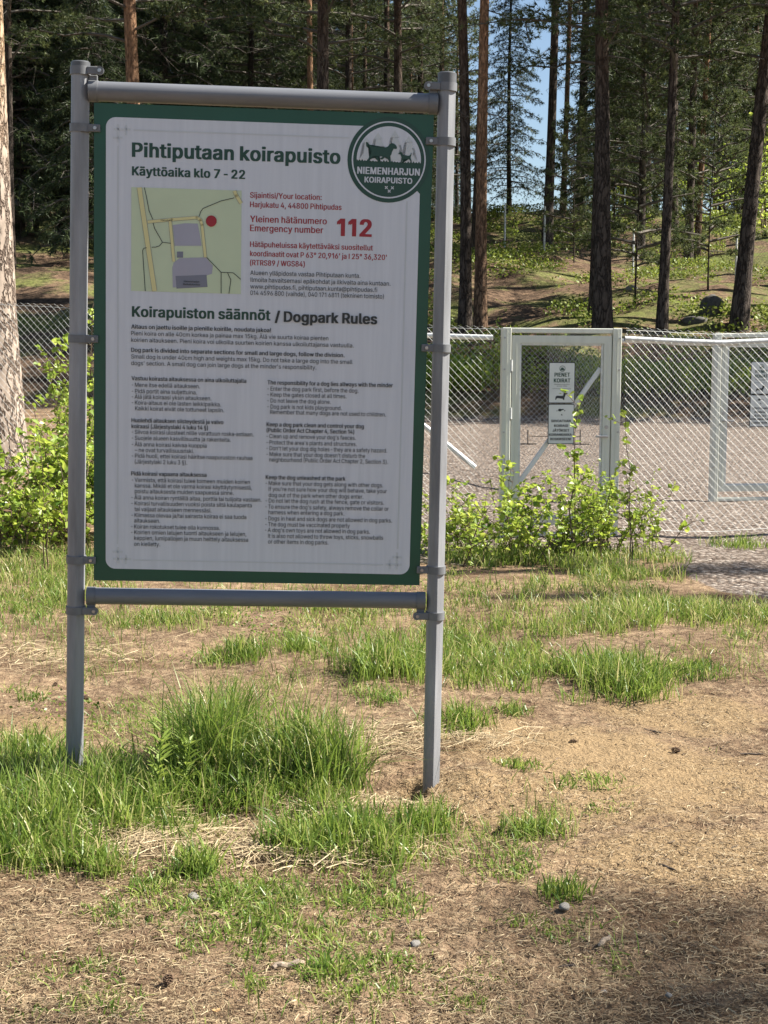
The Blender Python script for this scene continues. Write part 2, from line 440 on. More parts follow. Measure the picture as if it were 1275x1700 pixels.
# ------------------------------------------------------------------ information board
TEXT = [
    (0.1165, 1.3333, 0.6447, 0.0423, 2, 'G', 'Pihtiputaan koirapuisto'),
    (0.1167, 1.2771, 0.3494, 0.0265, 2, 'G', 'Käyttöaika klo 7 - 22'),
    (0.4819, 1.2203, 0.2235, 0.0171, 1, 'R', 'Sijaintisi/Your location:'),
    (0.4823, 1.1916, 0.2859, 0.0171, 1, 'R', 'Harjukatu 4, 44800 Pihtipudas'),
    (0.483, 1.1459, 0.24, 0.0198, 1, 'R', 'Yleinen hätänumero'),
    (0.4834, 1.118, 0.2289, 0.0198, 1, 'R', 'Emergency number'),
    (0.7549, 1.1125, 0.11, 0.052, 2, 'R', '112'),
    (0.4841, 1.0695, 0.3857, 0.0168, 1, 'R', 'Hätäpuheluissa käytettäväksi suositellut'),
    (0.4845, 1.0411, 0.4298, 0.0167, 1, 'R', "koordinaatit ovat P 63° 20,916' ja I 25° 36,320'"),
    (0.4849, 1.0128, 0.1718, 0.0167, 1, 'R', '(RTRS89 / WGS84)'),
    (0.4863, 0.9829, 0.3457, 0.0139, 0, 'K', 'Alueen ylläpidosta vastaa Pihtiputaan kunta.'),
    (0.4876, 0.9613, 0.4403, 0.0138, 0, 'K', 'Ilmoita havaitsemasi epäkohdat ja ilkivalta aina kuntaan.'),
    (0.4869, 0.9403, 0.3996, 0.0138, 0, 'K', 'www.pihtipudas.fi, pihtiputaan.kunta@pihtipudas.fi'),
    (0.4872, 0.9204, 0.4208, 0.0139, 0, 'K', '014 4596 800 (vaihde), 040 171 6811 (tekninen toimisto)'),
    (0.1183, 0.8432, 0.4335, 0.0318, 2, 'G', 'Koirapuiston säännöt'),
    (0.5651, 0.84, 0.3241, 0.032, 2, 'K', '/ Dogpark Rules'),
    (0.1166, 0.8056, 0.4377, 0.013, 1, 'K', 'Aitaus on jaettu isoille ja pienille koirille, noudata jakoa!'),
    (0.1167, 0.785, 0.6189, 0.0129, 0, 'K', 'Pieni koira on alle 40cm korkea ja painaa max 15kg. Älä vie suurta koiraa pienten'),
    (0.1167, 0.7644, 0.6997, 0.013, 0, 'K', 'koirien aitaukseen. Pieni koira voi ulkoilla suurten koirien kanssa ulkoiluttajansa vastuulla.'),
    (0.1168, 0.733, 0.6716, 0.013, 1, 'K', 'Dog park is divided into separate sections for small and large dogs, follow the division.'),
    (0.1169, 0.7122, 0.6969, 0.0131, 0, 'K', 'Small dog is under 40cm high and weights max 15kg. Do not take a large dog into the small'),
    (0.117, 0.6918, 0.5824, 0.0131, 0, 'K', "dogs' section. A small dog can join large dogs at the minder's responsibility."),
    (0.1181, 0.6442, 0.3608, 0.013, 1, 'K', 'Vastuu koirasta aitauksessa on aina ulkoiluttajalla'),
    (0.1191, 0.6235, 0.2137, 0.0131, 0, 'K', '- Mene itse edellä aitaukseen.'),
    (0.1192, 0.6039, 0.2043, 0.0131, 0, 'K', '- Pidä portit aina suljettuina.'),
    (0.1193, 0.5861, 0.25, 0.0131, 0, 'K', '- Älä jätä koiraasi yksin aitaukseen.'),
    (0.1193, 0.5676, 0.2806, 0.0131, 0, 'K', '- Koira-aitaus ei ole lasten leikkipaikka.'),
    (0.1298, 0.5494, 0.2799, 0.0131, 0, 'K', 'Kaikki koirat eivät ole tottuneet lapsiin.'),
    (0.1186, 0.5115, 0.2896, 0.0132, 1, 'K', 'Huolehdi aitauksen siisteydestä ja valvo'),
    (0.1187, 0.4926, 0.2412, 0.0132, 1, 'K', 'koiraasi (Järjestyslaki 4 luku 14 §)'),
    (0.1197, 0.4746, 0.3846, 0.0132, 0, 'K', '- Siivoa koirasi ulosteet niille varattuun roska-astiaan.'),
    (0.1198, 0.4557, 0.3121, 0.0132, 0, 'K', '- Suojele alueen kasvillisuutta ja rakenteita.'),
    (0.1198, 0.4353, 0.2359, 0.0133, 0, 'K', '- Älä anna koirasi kaivaa kuoppia'),
    (0.1294, 0.4173, 0.1864, 0.0133, 0, 'K', '– ne ovat turvallisuusriski.'),
    (0.12, 0.3989, 0.3816, 0.0132, 0, 'K', '- Pidä huoli, ettei koirasi häiritse naapuruston rauhaa'),
    (0.1296, 0.38, 0.1656, 0.0133, 0, 'K', '(Järjestylaki 2 luku 3 §).'),
    (0.1183, 0.342, 0.2384, 0.0133, 1, 'K', 'Pidä koirasi vapaana aitauksessa'),
    (0.1203, 0.3218, 0.3747, 0.0133, 0, 'K', '- Varmista, että koirasi tulee toimeen muiden koirien'),
    (0.1299, 0.3036, 0.3712, 0.0133, 0, 'K', 'kanssa. Mikäli et ole varma koirasi käyttäytymisestä,'),
    (0.1299, 0.2854, 0.3137, 0.0134, 0, 'K', 'poistu aitauksesta muiden saapuessa sinne.'),
    (0.1195, 0.2653, 0.4129, 0.0133, 0, 'K', '- Älä anna koiran ryntäillä aitaa, porttia tai tulijoita vastaan.'),
    (0.1196, 0.2465, 0.3823, 0.0133, 0, 'K', '- Koirasi turvallisuuden vuoksi poista siltä kaulapanta'),
    (0.1292, 0.2276, 0.2441, 0.0134, 0, 'K', 'tai valjaat aitaukseen mennessäsi.'),
    (0.1197, 0.2084, 0.3654, 0.0134, 0, 'K', '- Kiimassa olevaa ja/tai sairasta koiraa ei saa tuoda'),
    (0.1284, 0.191, 0.0822, 0.0135, 0, 'K', 'aitaukseen.'),
    (0.1189, 0.1714, 0.2819, 0.0134, 0, 'K', '- Koiran rokotukset tulee olla kunnossa.'),
    (0.119, 0.1531, 0.3669, 0.0134, 0, 'K', '- Koirien omien lelujen tuonti aitaukseen ja lelujen,'),
    (0.1286, 0.1345, 0.3634, 0.0135, 0, 'K', 'keppien, lumipallojen ja muun heittely aitauksessa'),
    (0.1287, 0.1152, 0.0824, 0.0134, 0, 'K', 'on kielletty.'),
    (0.5456, 0.6412, 0.3989, 0.0132, 1, 'K', 'The responsibility for a dog lies allways with the minder'),
    (0.5459, 0.6216, 0.2893, 0.0131, 0, 'K', '- Enter the dog park first, before the dog.'),
    (0.5462, 0.603, 0.251, 0.0132, 0, 'K', '- Keep the gates closed at all times.'),
    (0.5465, 0.5839, 0.2012, 0.0132, 0, 'K', '- Do not leave the dog alone.'),
    (0.5469, 0.5648, 0.2358, 0.0132, 0, 'K', '- Dog park is not kids playground.'),
    (0.5557, 0.5477, 0.3692, 0.0132, 0, 'K', 'Remember that many dogs are not used to children.'),
    (0.5449, 0.5081, 0.3105, 0.0132, 1, 'K', 'Keep a dog park clean and control your dog'),
    (0.5452, 0.4898, 0.2798, 0.0133, 1, 'K', '(Public Order Act Chapter 4, Section 14)'),
    (0.5455, 0.4706, 0.2848, 0.0133, 0, 'K', "- Clean up and remove your dog's faeces."),
    (0.5458, 0.4507, 0.2879, 0.0133, 0, 'K', "- Protect the area's plants and structures."),
    (0.5461, 0.432, 0.3858, 0.0133, 0, 'K', "- Don't let your dog dig holes - they are a safety hazard."),
    (0.5464, 0.4131, 0.3153, 0.0133, 0, 'K', "- Make sure that your dog doesn't disturb the"),
    (0.5554, 0.3955, 0.3804, 0.0133, 0, 'K', 'neighbourhood (Public Order Act Chapter 2, Section 3).'),
    (0.5448, 0.3386, 0.2558, 0.0134, 1, 'K', 'Keep the dog unleashed at the park'),
    (0.5451, 0.3196, 0.3763, 0.0134, 0, 'K', '- Make sure that your dog gets along with other dogs.'),
    (0.555, 0.3009, 0.3795, 0.0134, 0, 'K', "If you're not sure how your dog will behave, take your"),
    (0.5553, 0.2813, 0.3039, 0.0134, 0, 'K', 'dog out of the park when other dogs enter.'),
    (0.546, 0.2632, 0.3798, 0.0134, 0, 'K', '- Do not let the dog rush at the fence, gate or visitors.'),
    (0.5453, 0.2436, 0.3967, 0.0135, 0, 'K', "- To ensure the dog's safety, always remove the collar or"),
    (0.5553, 0.2257, 0.244, 0.0134, 0, 'K', 'harness when entering a dog park.'),
    (0.5459, 0.2055, 0.4078, 0.0135, 0, 'K', '- Dogs in heat and sick dogs are not allowed in dog parks.'),
    (0.5462, 0.1864, 0.2716, 0.0135, 0, 'K', '- The dog must be vaccinated properly'),
    (0.5456, 0.1679, 0.3379, 0.0135, 0, 'K', "- A dog's own toys are not allowed in dog parks."),
    (0.5555, 0.1489, 0.3715, 0.0135, 0, 'K', 'It is also not allowed to throw toys, sticks, snowballs'),
    (0.5558, 0.1302, 0.1941, 0.0136, 0, 'K', 'or other items in dog parks.'),
    (0.8144, 1.305, 0.1964, 0.0207, 2, 'E', 'NIEMENHARJUN'),
    (0.8377, 1.2789, 0.1501, 0.0171, 2, 'E', 'KOIRAPUISTO'),
    (0.2069, 1.1408, 0.0336, 0.0048, 0, 'K', 'Harjukatu'),
    (0.2795, 0.9544, 0.0483, 0.0048, 1, 'K', 'Niemenharjun'),
    (0.2773, 0.9456, 0.053, 0.0048, 1, 'K', 'Matkailukeskus'),
]
SHAPES = {
    'white': [[(0.037,1.4203),(0.0375,1.4254),(0.0388,1.4303),(0.041,1.4349),(0.0439,1.4392),(0.0475,1.4429),(0.0517,1.4459),(0.0563,1.4482),(0.0613,1.4497),(0.0664,1.4503),(0.8354,1.4505),(0.9017,1.3633),(0.9251,1.3383),(1.0127,1.2488),(1.0154,0.0689),(1.0151,0.0632),(1.0139,0.0576),(1.0117,0.0524),(1.0087,0.0477),(1.0049,0.0436),(1.0006,0.0402),(0.9957,0.0377),(0.9904,0.0362),(0.985,0.0356),(0.0686,0.0395),(0.0633,0.0399),(0.0582,0.0413),(0.0533,0.0435),(0.0489,0.0466),(0.0452,0.0504),(0.0421,0.0548),(0.0398,0.0597),(0.0384,0.065),(0.038,0.0704)]],
    'orn': [[(0.0705,1.4287),(0.0706,1.3744),(0.0772,1.3746),(0.0771,1.429)], [(0.0616,1.4112),(0.1118,1.4112),(0.112,1.4177),(0.0618,1.4178)], [(0.0957,1.428),(0.0954,1.3974),(0.1009,1.3975),(0.1012,1.4282)], [(0.0582,1.3859),(0.0876,1.3861),(0.0878,1.3919),(0.0583,1.3918)], [(0.0717,1.3645),(0.0736,0.1199),(0.0782,0.12),(0.0762,1.3646)], [(0.1216,1.4117),(0.7875,1.4108),(0.7876,1.4152),(0.1218,1.416)], [(0.0736,0.1101),(0.0738,0.0573),(0.0807,0.0574),(0.0805,0.1102)], [(0.0618,0.0684),(0.1192,0.0682),(0.1194,0.0753),(0.0619,0.0755)], [(0.0991,0.0851),(0.0992,0.0557),(0.105,0.0558),(0.1049,0.0852)], [(0.0598,0.0921),(0.0924,0.0919),(0.0925,0.0981),(0.06,0.0983)], [(0.1243,0.0669),(0.9292,0.0647),(0.9292,0.069),(0.1243,0.0712)], [(0.9709,1.2252),(0.9728,0.1197),(0.9775,0.1197),(0.9755,1.2253)], [(0.9702,0.1078),(0.9704,0.0523),(0.9774,0.0523),(0.9772,0.1078)], [(0.937,0.064),(0.99,0.0637),(0.9899,0.0708),(0.937,0.0711)], [(0.9473,0.0836),(0.9478,0.0525),(0.9537,0.0525),(0.9532,0.0837)], [(0.9594,0.089),(0.9906,0.0885),(0.9906,0.0948),(0.9595,0.0953)]],
    'disc': [[(1.0416,1.3544),(1.0404,1.368),(1.0379,1.3814),(1.034,1.3945),(1.0287,1.4071),(1.0222,1.419),(1.0145,1.4302),(1.0056,1.4405),(0.9958,1.4498),(0.985,1.458),(0.9735,1.465),(0.9613,1.4707),(0.9485,1.4752),(0.9354,1.4782),(0.922,1.4799),(0.9085,1.4801),(0.8951,1.4789),(0.8819,1.4763),(0.869,1.4724),(0.8565,1.4671),(0.8447,1.4605),(0.8336,1.4527),(0.8234,1.4438),(0.8141,1.4339),(0.8059,1.423),(0.7988,1.4114),(0.793,1.399),(0.7885,1.3862),(0.7853,1.3729),(0.7835,1.3594),(0.7831,1.3457),(0.7842,1.3321),(0.7866,1.3187),(0.7904,1.3056),(0.7955,1.293),(0.802,1.281),(0.8096,1.2697),(0.8184,1.2593),(0.8282,1.2499),(0.8389,1.2416),(0.8505,1.2345),(0.8627,1.2286),(0.8755,1.2241),(0.8887,1.2209),(0.9022,1.2192),(0.9157,1.2189),(0.9293,1.2201),(0.9426,1.2227),(0.9557,1.2266),(0.9682,1.232),(0.9801,1.2386),(0.9913,1.2465),(1.0016,1.2555),(1.0109,1.2655),(1.0192,1.2765),(1.0262,1.2883),(1.032,1.3007),(1.0365,1.3137),(1.0396,1.327),(1.0413,1.3407)]],
    'ring': [[(1.0283,1.3539),(1.0272,1.3662),(1.0228,1.3656),(1.0238,1.3538)], [(1.0272,1.3662),(1.025,1.3784),(1.0206,1.3773),(1.0228,1.3656)], [(1.025,1.3784),(1.0215,1.3902),(1.0172,1.3887),(1.0206,1.3773)], [(1.0215,1.3902),(1.0167,1.4015),(1.0127,1.3996),(1.0172,1.3887)], [(1.0167,1.4015),(1.0109,1.4123),(1.0071,1.41),(1.0127,1.3996)], [(1.0109,1.4123),(1.004,1.4224),(1.0004,1.4197),(1.0071,1.41)], [(1.004,1.4224),(0.996,1.4317),(0.9928,1.4287),(1.0004,1.4197)], [(0.996,1.4317),(0.9872,1.4401),(0.9843,1.4367),(0.9928,1.4287)], [(0.9872,1.4401),(0.9775,1.4475),(0.975,1.4439),(0.9843,1.4367)], [(0.9775,1.4475),(0.9672,1.4538),(0.965,1.45),(0.975,1.4439)], [(0.9672,1.4538),(0.9562,1.459),(0.9545,1.455),(0.965,1.45)], [(0.9562,1.459),(0.9448,1.463),(0.9435,1.4588),(0.9545,1.455)], [(0.9448,1.463),(0.933,1.4658),(0.9322,1.4615),(0.9435,1.4588)], [(0.933,1.4658),(0.921,1.4673),(0.9206,1.4629),(0.9322,1.4615)], [(0.921,1.4673),(0.9089,1.4675),(0.909,1.4632),(0.9206,1.4629)], [(0.9089,1.4675),(0.8968,1.4664),(0.8974,1.4621),(0.909,1.4632)], [(0.8968,1.4664),(0.8849,1.4641),(0.886,1.4599),(0.8974,1.4621)], [(0.8849,1.4641),(0.8734,1.4605),(0.8749,1.4564),(0.886,1.4599)], [(0.8734,1.4605),(0.8622,1.4557),(0.8641,1.4518),(0.8749,1.4564)], [(0.8622,1.4557),(0.8516,1.4498),(0.8539,1.4461),(0.8641,1.4518)], [(0.8516,1.4498),(0.8416,1.4428),(0.8443,1.4393),(0.8539,1.4461)], [(0.8416,1.4428),(0.8324,1.4347),(0.8355,1.4316),(0.8443,1.4393)], [(0.8324,1.4347),(0.8241,1.4258),(0.8275,1.423),(0.8355,1.4316)], [(0.8241,1.4258),(0.8167,1.416),(0.8204,1.4135),(0.8275,1.423)], [(0.8167,1.416),(0.8104,1.4054),(0.8143,1.4034),(0.8204,1.4135)], [(0.8104,1.4054),(0.8052,1.3943),(0.8093,1.3927),(0.8143,1.4034)], [(0.8052,1.3943),(0.8011,1.3827),(0.8054,1.3815),(0.8093,1.3927)], [(0.8011,1.3827),(0.7983,1.3707),(0.8027,1.3699),(0.8054,1.3815)], [(0.7983,1.3707),(0.7967,1.3585),(0.8012,1.3582),(0.8027,1.3699)], [(0.7967,1.3585),(0.7963,1.3462),(0.8008,1.3463),(0.8012,1.3582)], [(0.7963,1.3462),(0.7973,1.3339),(0.8017,1.3345),(0.8008,1.3463)], [(0.7973,1.3339),(0.7995,1.3217),(0.8038,1.3228),(0.8017,1.3345)], [(0.7995,1.3217),(0.8029,1.3099),(0.8071,1.3114),(0.8038,1.3228)], [(0.8029,1.3099),(0.8075,1.2985),(0.8116,1.3004),(0.8071,1.3114)], [(0.8075,1.2985),(0.8133,1.2877),(0.8171,1.29),(0.8116,1.3004)], [(0.8133,1.2877),(0.8201,1.2775),(0.8237,1.2802),(0.8171,1.29)], [(0.8201,1.2775),(0.828,1.2682),(0.8313,1.2712),(0.8237,1.2802)], [(0.828,1.2682),(0.8368,1.2597),(0.8398,1.263),(0.8313,1.2712)], [(0.8368,1.2597),(0.8465,1.2522),(0.849,1.2558),(0.8398,1.263)], [(0.8465,1.2522),(0.8568,1.2457),(0.859,1.2496),(0.849,1.2558)], [(0.8568,1.2457),(0.8678,1.2405),(0.8695,1.2445),(0.859,1.2496)], [(0.8678,1.2405),(0.8793,1.2364),(0.8806,1.2406),(0.8695,1.2445)], [(0.8793,1.2364),(0.8911,1.2335),(0.892,1.2379),(0.8806,1.2406)], [(0.8911,1.2335),(0.9032,1.232),(0.9036,1.2364),(0.892,1.2379)], [(0.9032,1.232),(0.9154,1.2317),(0.9153,1.2361),(0.9036,1.2364)], [(0.9154,1.2317),(0.9275,1.2327),(0.9269,1.2371),(0.9153,1.2361)], [(0.9275,1.2327),(0.9395,1.2351),(0.9385,1.2394),(0.9269,1.2371)], [(0.9395,1.2351),(0.9512,1.2387),(0.9497,1.2428),(0.9385,1.2394)], [(0.9512,1.2387),(0.9625,1.2435),(0.9605,1.2475),(0.9497,1.2428)], [(0.9625,1.2435),(0.9732,1.2495),(0.9708,1.2532),(0.9605,1.2475)], [(0.9732,1.2495),(0.9832,1.2566),(0.9804,1.2601),(0.9708,1.2532)], [(0.9832,1.2566),(0.9924,1.2647),(0.9893,1.2679),(0.9804,1.2601)], [(0.9924,1.2647),(1.0008,1.2737),(0.9973,1.2766),(0.9893,1.2679)], [(1.0008,1.2737),(1.0082,1.2836),(1.0044,1.2861),(0.9973,1.2766)], [(1.0082,1.2836),(1.0145,1.2943),(1.0105,1.2963),(1.0044,1.2861)], [(1.0145,1.2943),(1.0197,1.3055),(1.0155,1.3071),(1.0105,1.2963)], [(1.0197,1.3055),(1.0237,1.3172),(1.0194,1.3184),(1.0155,1.3071)], [(1.0237,1.3172),(1.0265,1.3293),(1.022,1.33),(1.0194,1.3184)], [(1.0265,1.3293),(1.028,1.3415),(1.0235,1.3419),(1.022,1.33)], [(1.028,1.3415),(1.0283,1.3539),(1.0238,1.3538),(1.0235,1.3419)]],
    'dome': [[(0.812,1.3413),(0.8117,1.3499),(0.8121,1.3585),(0.8132,1.367),(0.815,1.3754),(0.8175,1.3836),(0.8207,1.3916),(0.8245,1.3993),(0.8289,1.4066),(0.8339,1.4135),(0.8395,1.42),(0.8456,1.4259),(0.8521,1.4314),(0.8591,1.4363),(0.8664,1.4405),(0.8741,1.4441),(0.882,1.4471),(0.8902,1.4494),(0.8985,1.4509),(0.9069,1.4518),(0.9153,1.452),(0.9237,1.4514),(0.932,1.4501),(0.9402,1.4481),(0.9483,1.4454),(0.956,1.442),(0.9635,1.438),(0.9705,1.4334),(0.9772,1.4282),(0.9834,1.4224),(0.9892,1.4161),(0.9943,1.4093),(0.9989,1.4021),(1.0029,1.3945),(1.0063,1.3867),(1.009,1.3785),(1.011,1.3702),(1.0123,1.3617),(1.0129,1.3531),(1.0127,1.3445),(1.0115,1.342),(1.0071,1.3479),(1.003,1.3421),(0.9987,1.3461),(0.9945,1.3422),(0.9901,1.3481),(0.986,1.3423),(0.9817,1.347),(0.9776,1.3424),(0.9732,1.347),(0.9691,1.3425),(0.9648,1.3449),(0.9606,1.3426),(0.9562,1.3485),(0.9521,1.3427),(0.9478,1.3441),(0.9436,1.3427),(0.9393,1.3453),(0.9352,1.3428),(0.9308,1.3463),(0.9267,1.3429),(0.9223,1.348),(0.9182,1.343),(0.9139,1.3454),(0.9097,1.3431),(0.9053,1.3485),(0.9013,1.3432),(0.8969,1.3492),(0.8928,1.3433),(0.8885,1.3455),(0.8843,1.3434),(0.88,1.3476),(0.8759,1.3435),(0.8716,1.3449),(0.8674,1.3435),(0.8631,1.3468),(0.8589,1.3436),(0.8547,1.3453),(0.8505,1.3437),(0.8461,1.3496),(0.842,1.3438),(0.8377,1.3473),(0.8336,1.3439),(0.8292,1.3497),(0.8251,1.344),(0.8208,1.349),(0.8167,1.3441),(0.8123,1.3495)]],
    'fir': [[(0.8768,1.432),(0.8631,1.4108),(0.8702,1.4129),(0.8591,1.39),(0.8685,1.3921),(0.8551,1.3691),(0.8667,1.3713),(0.8511,1.3482),(0.9069,1.3501),(0.8901,1.3721),(0.9018,1.3707),(0.8873,1.3928),(0.8967,1.3912),(0.8844,1.4134),(0.8916,1.4118)], [(0.929,1.4407),(0.9154,1.4172),(0.9225,1.4193),(0.9115,1.3941),(0.9208,1.3962),(0.9076,1.3709),(0.9192,1.3731),(0.9037,1.3477),(0.9596,1.3495),(0.9426,1.3739),(0.9543,1.3725),(0.9397,1.3969),(0.9491,1.3953),(0.9368,1.4198),(0.9439,1.4182)], [(0.9728,1.4238),(0.9598,1.4043),(0.9665,1.4064),(0.956,1.3852),(0.9649,1.3873),(0.9522,1.366),(0.9633,1.3683),(0.9485,1.3469),(1.0016,1.3486),(0.9855,1.369),(0.9967,1.3675),(0.9828,1.3879),(0.9918,1.3864),(0.9801,1.4069),(0.9869,1.4053)], [(0.8414,1.4158),(0.8297,1.3987),(0.8357,1.4008),(0.8263,1.3819),(0.8342,1.3841),(0.8229,1.3651),(0.8327,1.3673),(0.8194,1.3483),(0.8667,1.3499),(0.8525,1.368),(0.8624,1.3665),(0.8501,1.3846),(0.8581,1.383),(0.8478,1.4012),(0.8539,1.3996)]],
    'dog': [[(0.8398,1.402),(0.8446,1.401),(0.8506,1.3943),(0.859,1.3888),(0.8709,1.3869),(0.8851,1.3869),(0.9016,1.3875),(0.9087,1.3905),(0.9132,1.3976),(0.919,1.4008),(0.9261,1.4003),(0.9322,1.3959),(0.9371,1.3892),(0.936,1.3845),(0.9313,1.3832),(0.9266,1.3842),(0.9243,1.3795),(0.9214,1.3736),(0.92,1.3667),(0.9166,1.3615),(0.9138,1.3584),(0.9156,1.3527),(0.9186,1.3459),(0.9204,1.3413),(0.9147,1.3411),(0.9085,1.3524),(0.9048,1.3565),(0.9005,1.3586),(0.8966,1.3539),(0.8913,1.3496),(0.8849,1.3512),(0.886,1.354),(0.8907,1.3546),(0.8929,1.3588),(0.8835,1.3595),(0.878,1.3602),(0.8777,1.3549),(0.8802,1.3492),(0.8868,1.342),(0.8816,1.3414),(0.8755,1.3479),(0.8706,1.3546),(0.8681,1.3589),(0.8622,1.3597),(0.8576,1.3549),(0.8518,1.3478),(0.8499,1.3399),(0.8457,1.3397),(0.8459,1.3469),(0.8504,1.3563),(0.8561,1.3645),(0.8571,1.3738),(0.8545,1.3806),(0.8474,1.3827),(0.8414,1.3882),(0.8395,1.3962)], [(0.9412,1.3697),(0.9458,1.3745),(0.9505,1.3753),(0.9537,1.3724),(0.9543,1.3678),(0.9591,1.3657),(0.971,1.3642),(0.9769,1.3651),(0.9799,1.3687),(0.9814,1.3738),(0.9828,1.373),(0.9825,1.3665),(0.9805,1.3618),(0.9802,1.3572),(0.9833,1.3503),(0.9847,1.3411),(0.9812,1.341),(0.979,1.3502),(0.9748,1.3542),(0.9642,1.3538),(0.9582,1.3548),(0.9572,1.3495),(0.9579,1.3412),(0.9551,1.3411),(0.9543,1.3505),(0.9526,1.3447),(0.9515,1.3409),(0.9484,1.3413),(0.9512,1.3516),(0.9517,1.3585),(0.9491,1.3654),(0.9472,1.3681),(0.9424,1.3679)]],
    'xs': [[(0.9018,1.2677),(0.91,1.2601),(0.912,1.2621),(0.9037,1.2697)], [(0.904,1.2599),(0.9118,1.268),(0.9098,1.2699),(0.9019,1.2618)], [(0.9208,1.2674),(0.929,1.2597),(0.931,1.2618),(0.9227,1.2694)], [(0.923,1.2595),(0.9308,1.2677),(0.9288,1.2696),(0.9209,1.2615)], [(0.9111,1.2571),(0.9194,1.2494),(0.9213,1.2515),(0.913,1.2591)], [(0.9133,1.2492),(0.9212,1.2574),(0.9191,1.2593),(0.9112,1.2512)]],
    'map': [[(0.1153,1.2407),(0.4555,1.2411),(0.4576,0.9222),(0.1159,0.9228)]],
    'edge': [[(0.1322,1.239),(0.1808,0.9226),(0.1965,0.9254),(0.1477,1.2418)], [(0.1666,1.1312),(0.241,1.1404),(0.2399,1.1507),(0.1656,1.1415)], [(0.2409,1.1404),(0.3184,1.1492),(0.3174,1.1595),(0.24,1.1507)], [(0.3152,1.1498),(0.327,1.143),(0.3325,1.152),(0.3207,1.1589)], [(0.3246,1.1459),(0.3292,1.1301),(0.3393,1.1332),(0.3348,1.149)], [(0.329,1.131),(0.3406,1.0319),(0.3511,1.0333),(0.3395,1.1324)], [(0.2457,1.1457),(0.2447,1.1488),(0.2419,1.1506),(0.2386,1.1504),(0.2361,1.1483),(0.2352,1.1451),(0.2365,1.1421),(0.2393,1.1405),(0.2426,1.1409),(0.2451,1.1431)], [(0.3232,1.1545),(0.3221,1.1576),(0.3194,1.1594),(0.3161,1.1592),(0.3135,1.1571),(0.3127,1.1539),(0.3139,1.1509),(0.3168,1.1492),(0.3201,1.1496),(0.3225,1.1519)], [(0.335,1.1476),(0.3339,1.1507),(0.3312,1.1525),(0.3279,1.1523),(0.3253,1.1502),(0.3245,1.147),(0.3257,1.144),(0.3285,1.1424),(0.3318,1.1428),(0.3343,1.145)], [(0.3395,1.1318),(0.3385,1.1349),(0.3357,1.1367),(0.3324,1.1365),(0.3298,1.1344),(0.329,1.1312),(0.3303,1.1282),(0.3331,1.1266),(0.3364,1.127),(0.3389,1.1292)], [(0.23,1.141),(0.2426,1.0165),(0.2531,1.0178),(0.2405,1.1423)], [(0.4279,1.237),(0.4349,1.2222),(0.4455,1.2272),(0.4386,1.242)], [(0.4352,1.2215),(0.4499,1.1989),(0.4598,1.2052),(0.4452,1.2279)], [(0.4461,1.2249),(0.4448,1.2283),(0.4418,1.2303),(0.4381,1.2301),(0.4353,1.2277),(0.4343,1.2242),(0.4358,1.2208),(0.4389,1.219),(0.4426,1.2195),(0.4453,1.222)]],
    'road': [[(0.1331,1.2392),(0.1817,0.9228),(0.1956,0.9252),(0.1468,1.2416)], [(0.1665,1.132),(0.2409,1.1413),(0.24,1.1499),(0.1656,1.1406)], [(0.2409,1.1413),(0.3183,1.15),(0.3175,1.1587),(0.2401,1.1499)], [(0.3156,1.1506),(0.3274,1.1437),(0.332,1.1512),(0.3202,1.1581)], [(0.3255,1.1462),(0.33,1.1304),(0.3385,1.133),(0.3339,1.1487)], [(0.3299,1.1311),(0.3415,1.032),(0.3502,1.0332),(0.3386,1.1323)], [(0.2449,1.1457),(0.244,1.1483),(0.2417,1.1498),(0.2389,1.1496),(0.2368,1.1478),(0.2361,1.1452),(0.2371,1.1427),(0.2395,1.1413),(0.2422,1.1416),(0.2443,1.1435)], [(0.3223,1.1545),(0.3214,1.157),(0.3191,1.1585),(0.3164,1.1584),(0.3142,1.1566),(0.3135,1.154),(0.3146,1.1515),(0.317,1.1501),(0.3197,1.1504),(0.3218,1.1523)], [(0.3341,1.1476),(0.3332,1.1502),(0.3309,1.1517),(0.3282,1.1515),(0.326,1.1497),(0.3253,1.1471),(0.3264,1.1446),(0.3287,1.1432),(0.3315,1.1435),(0.3335,1.1454)], [(0.3387,1.1318),(0.3378,1.1344),(0.3355,1.1359),(0.3327,1.1357),(0.3306,1.134),(0.3299,1.1313),(0.3309,1.1288),(0.3333,1.1274),(0.336,1.1277),(0.3381,1.1296)], [(0.2309,1.1411),(0.2435,1.0166),(0.2523,1.0177),(0.2396,1.1422)], [(0.4287,1.2374),(0.4357,1.2226),(0.4447,1.2268),(0.4378,1.2416)], [(0.436,1.222),(0.4507,1.1993),(0.4591,1.2048),(0.4444,1.2274)], [(0.4452,1.2249),(0.4442,1.2278),(0.4416,1.2294),(0.4384,1.2293),(0.436,1.2273),(0.4352,1.2243),(0.4364,1.2214),(0.4391,1.2199),(0.4422,1.2203),(0.4445,1.2224)]],
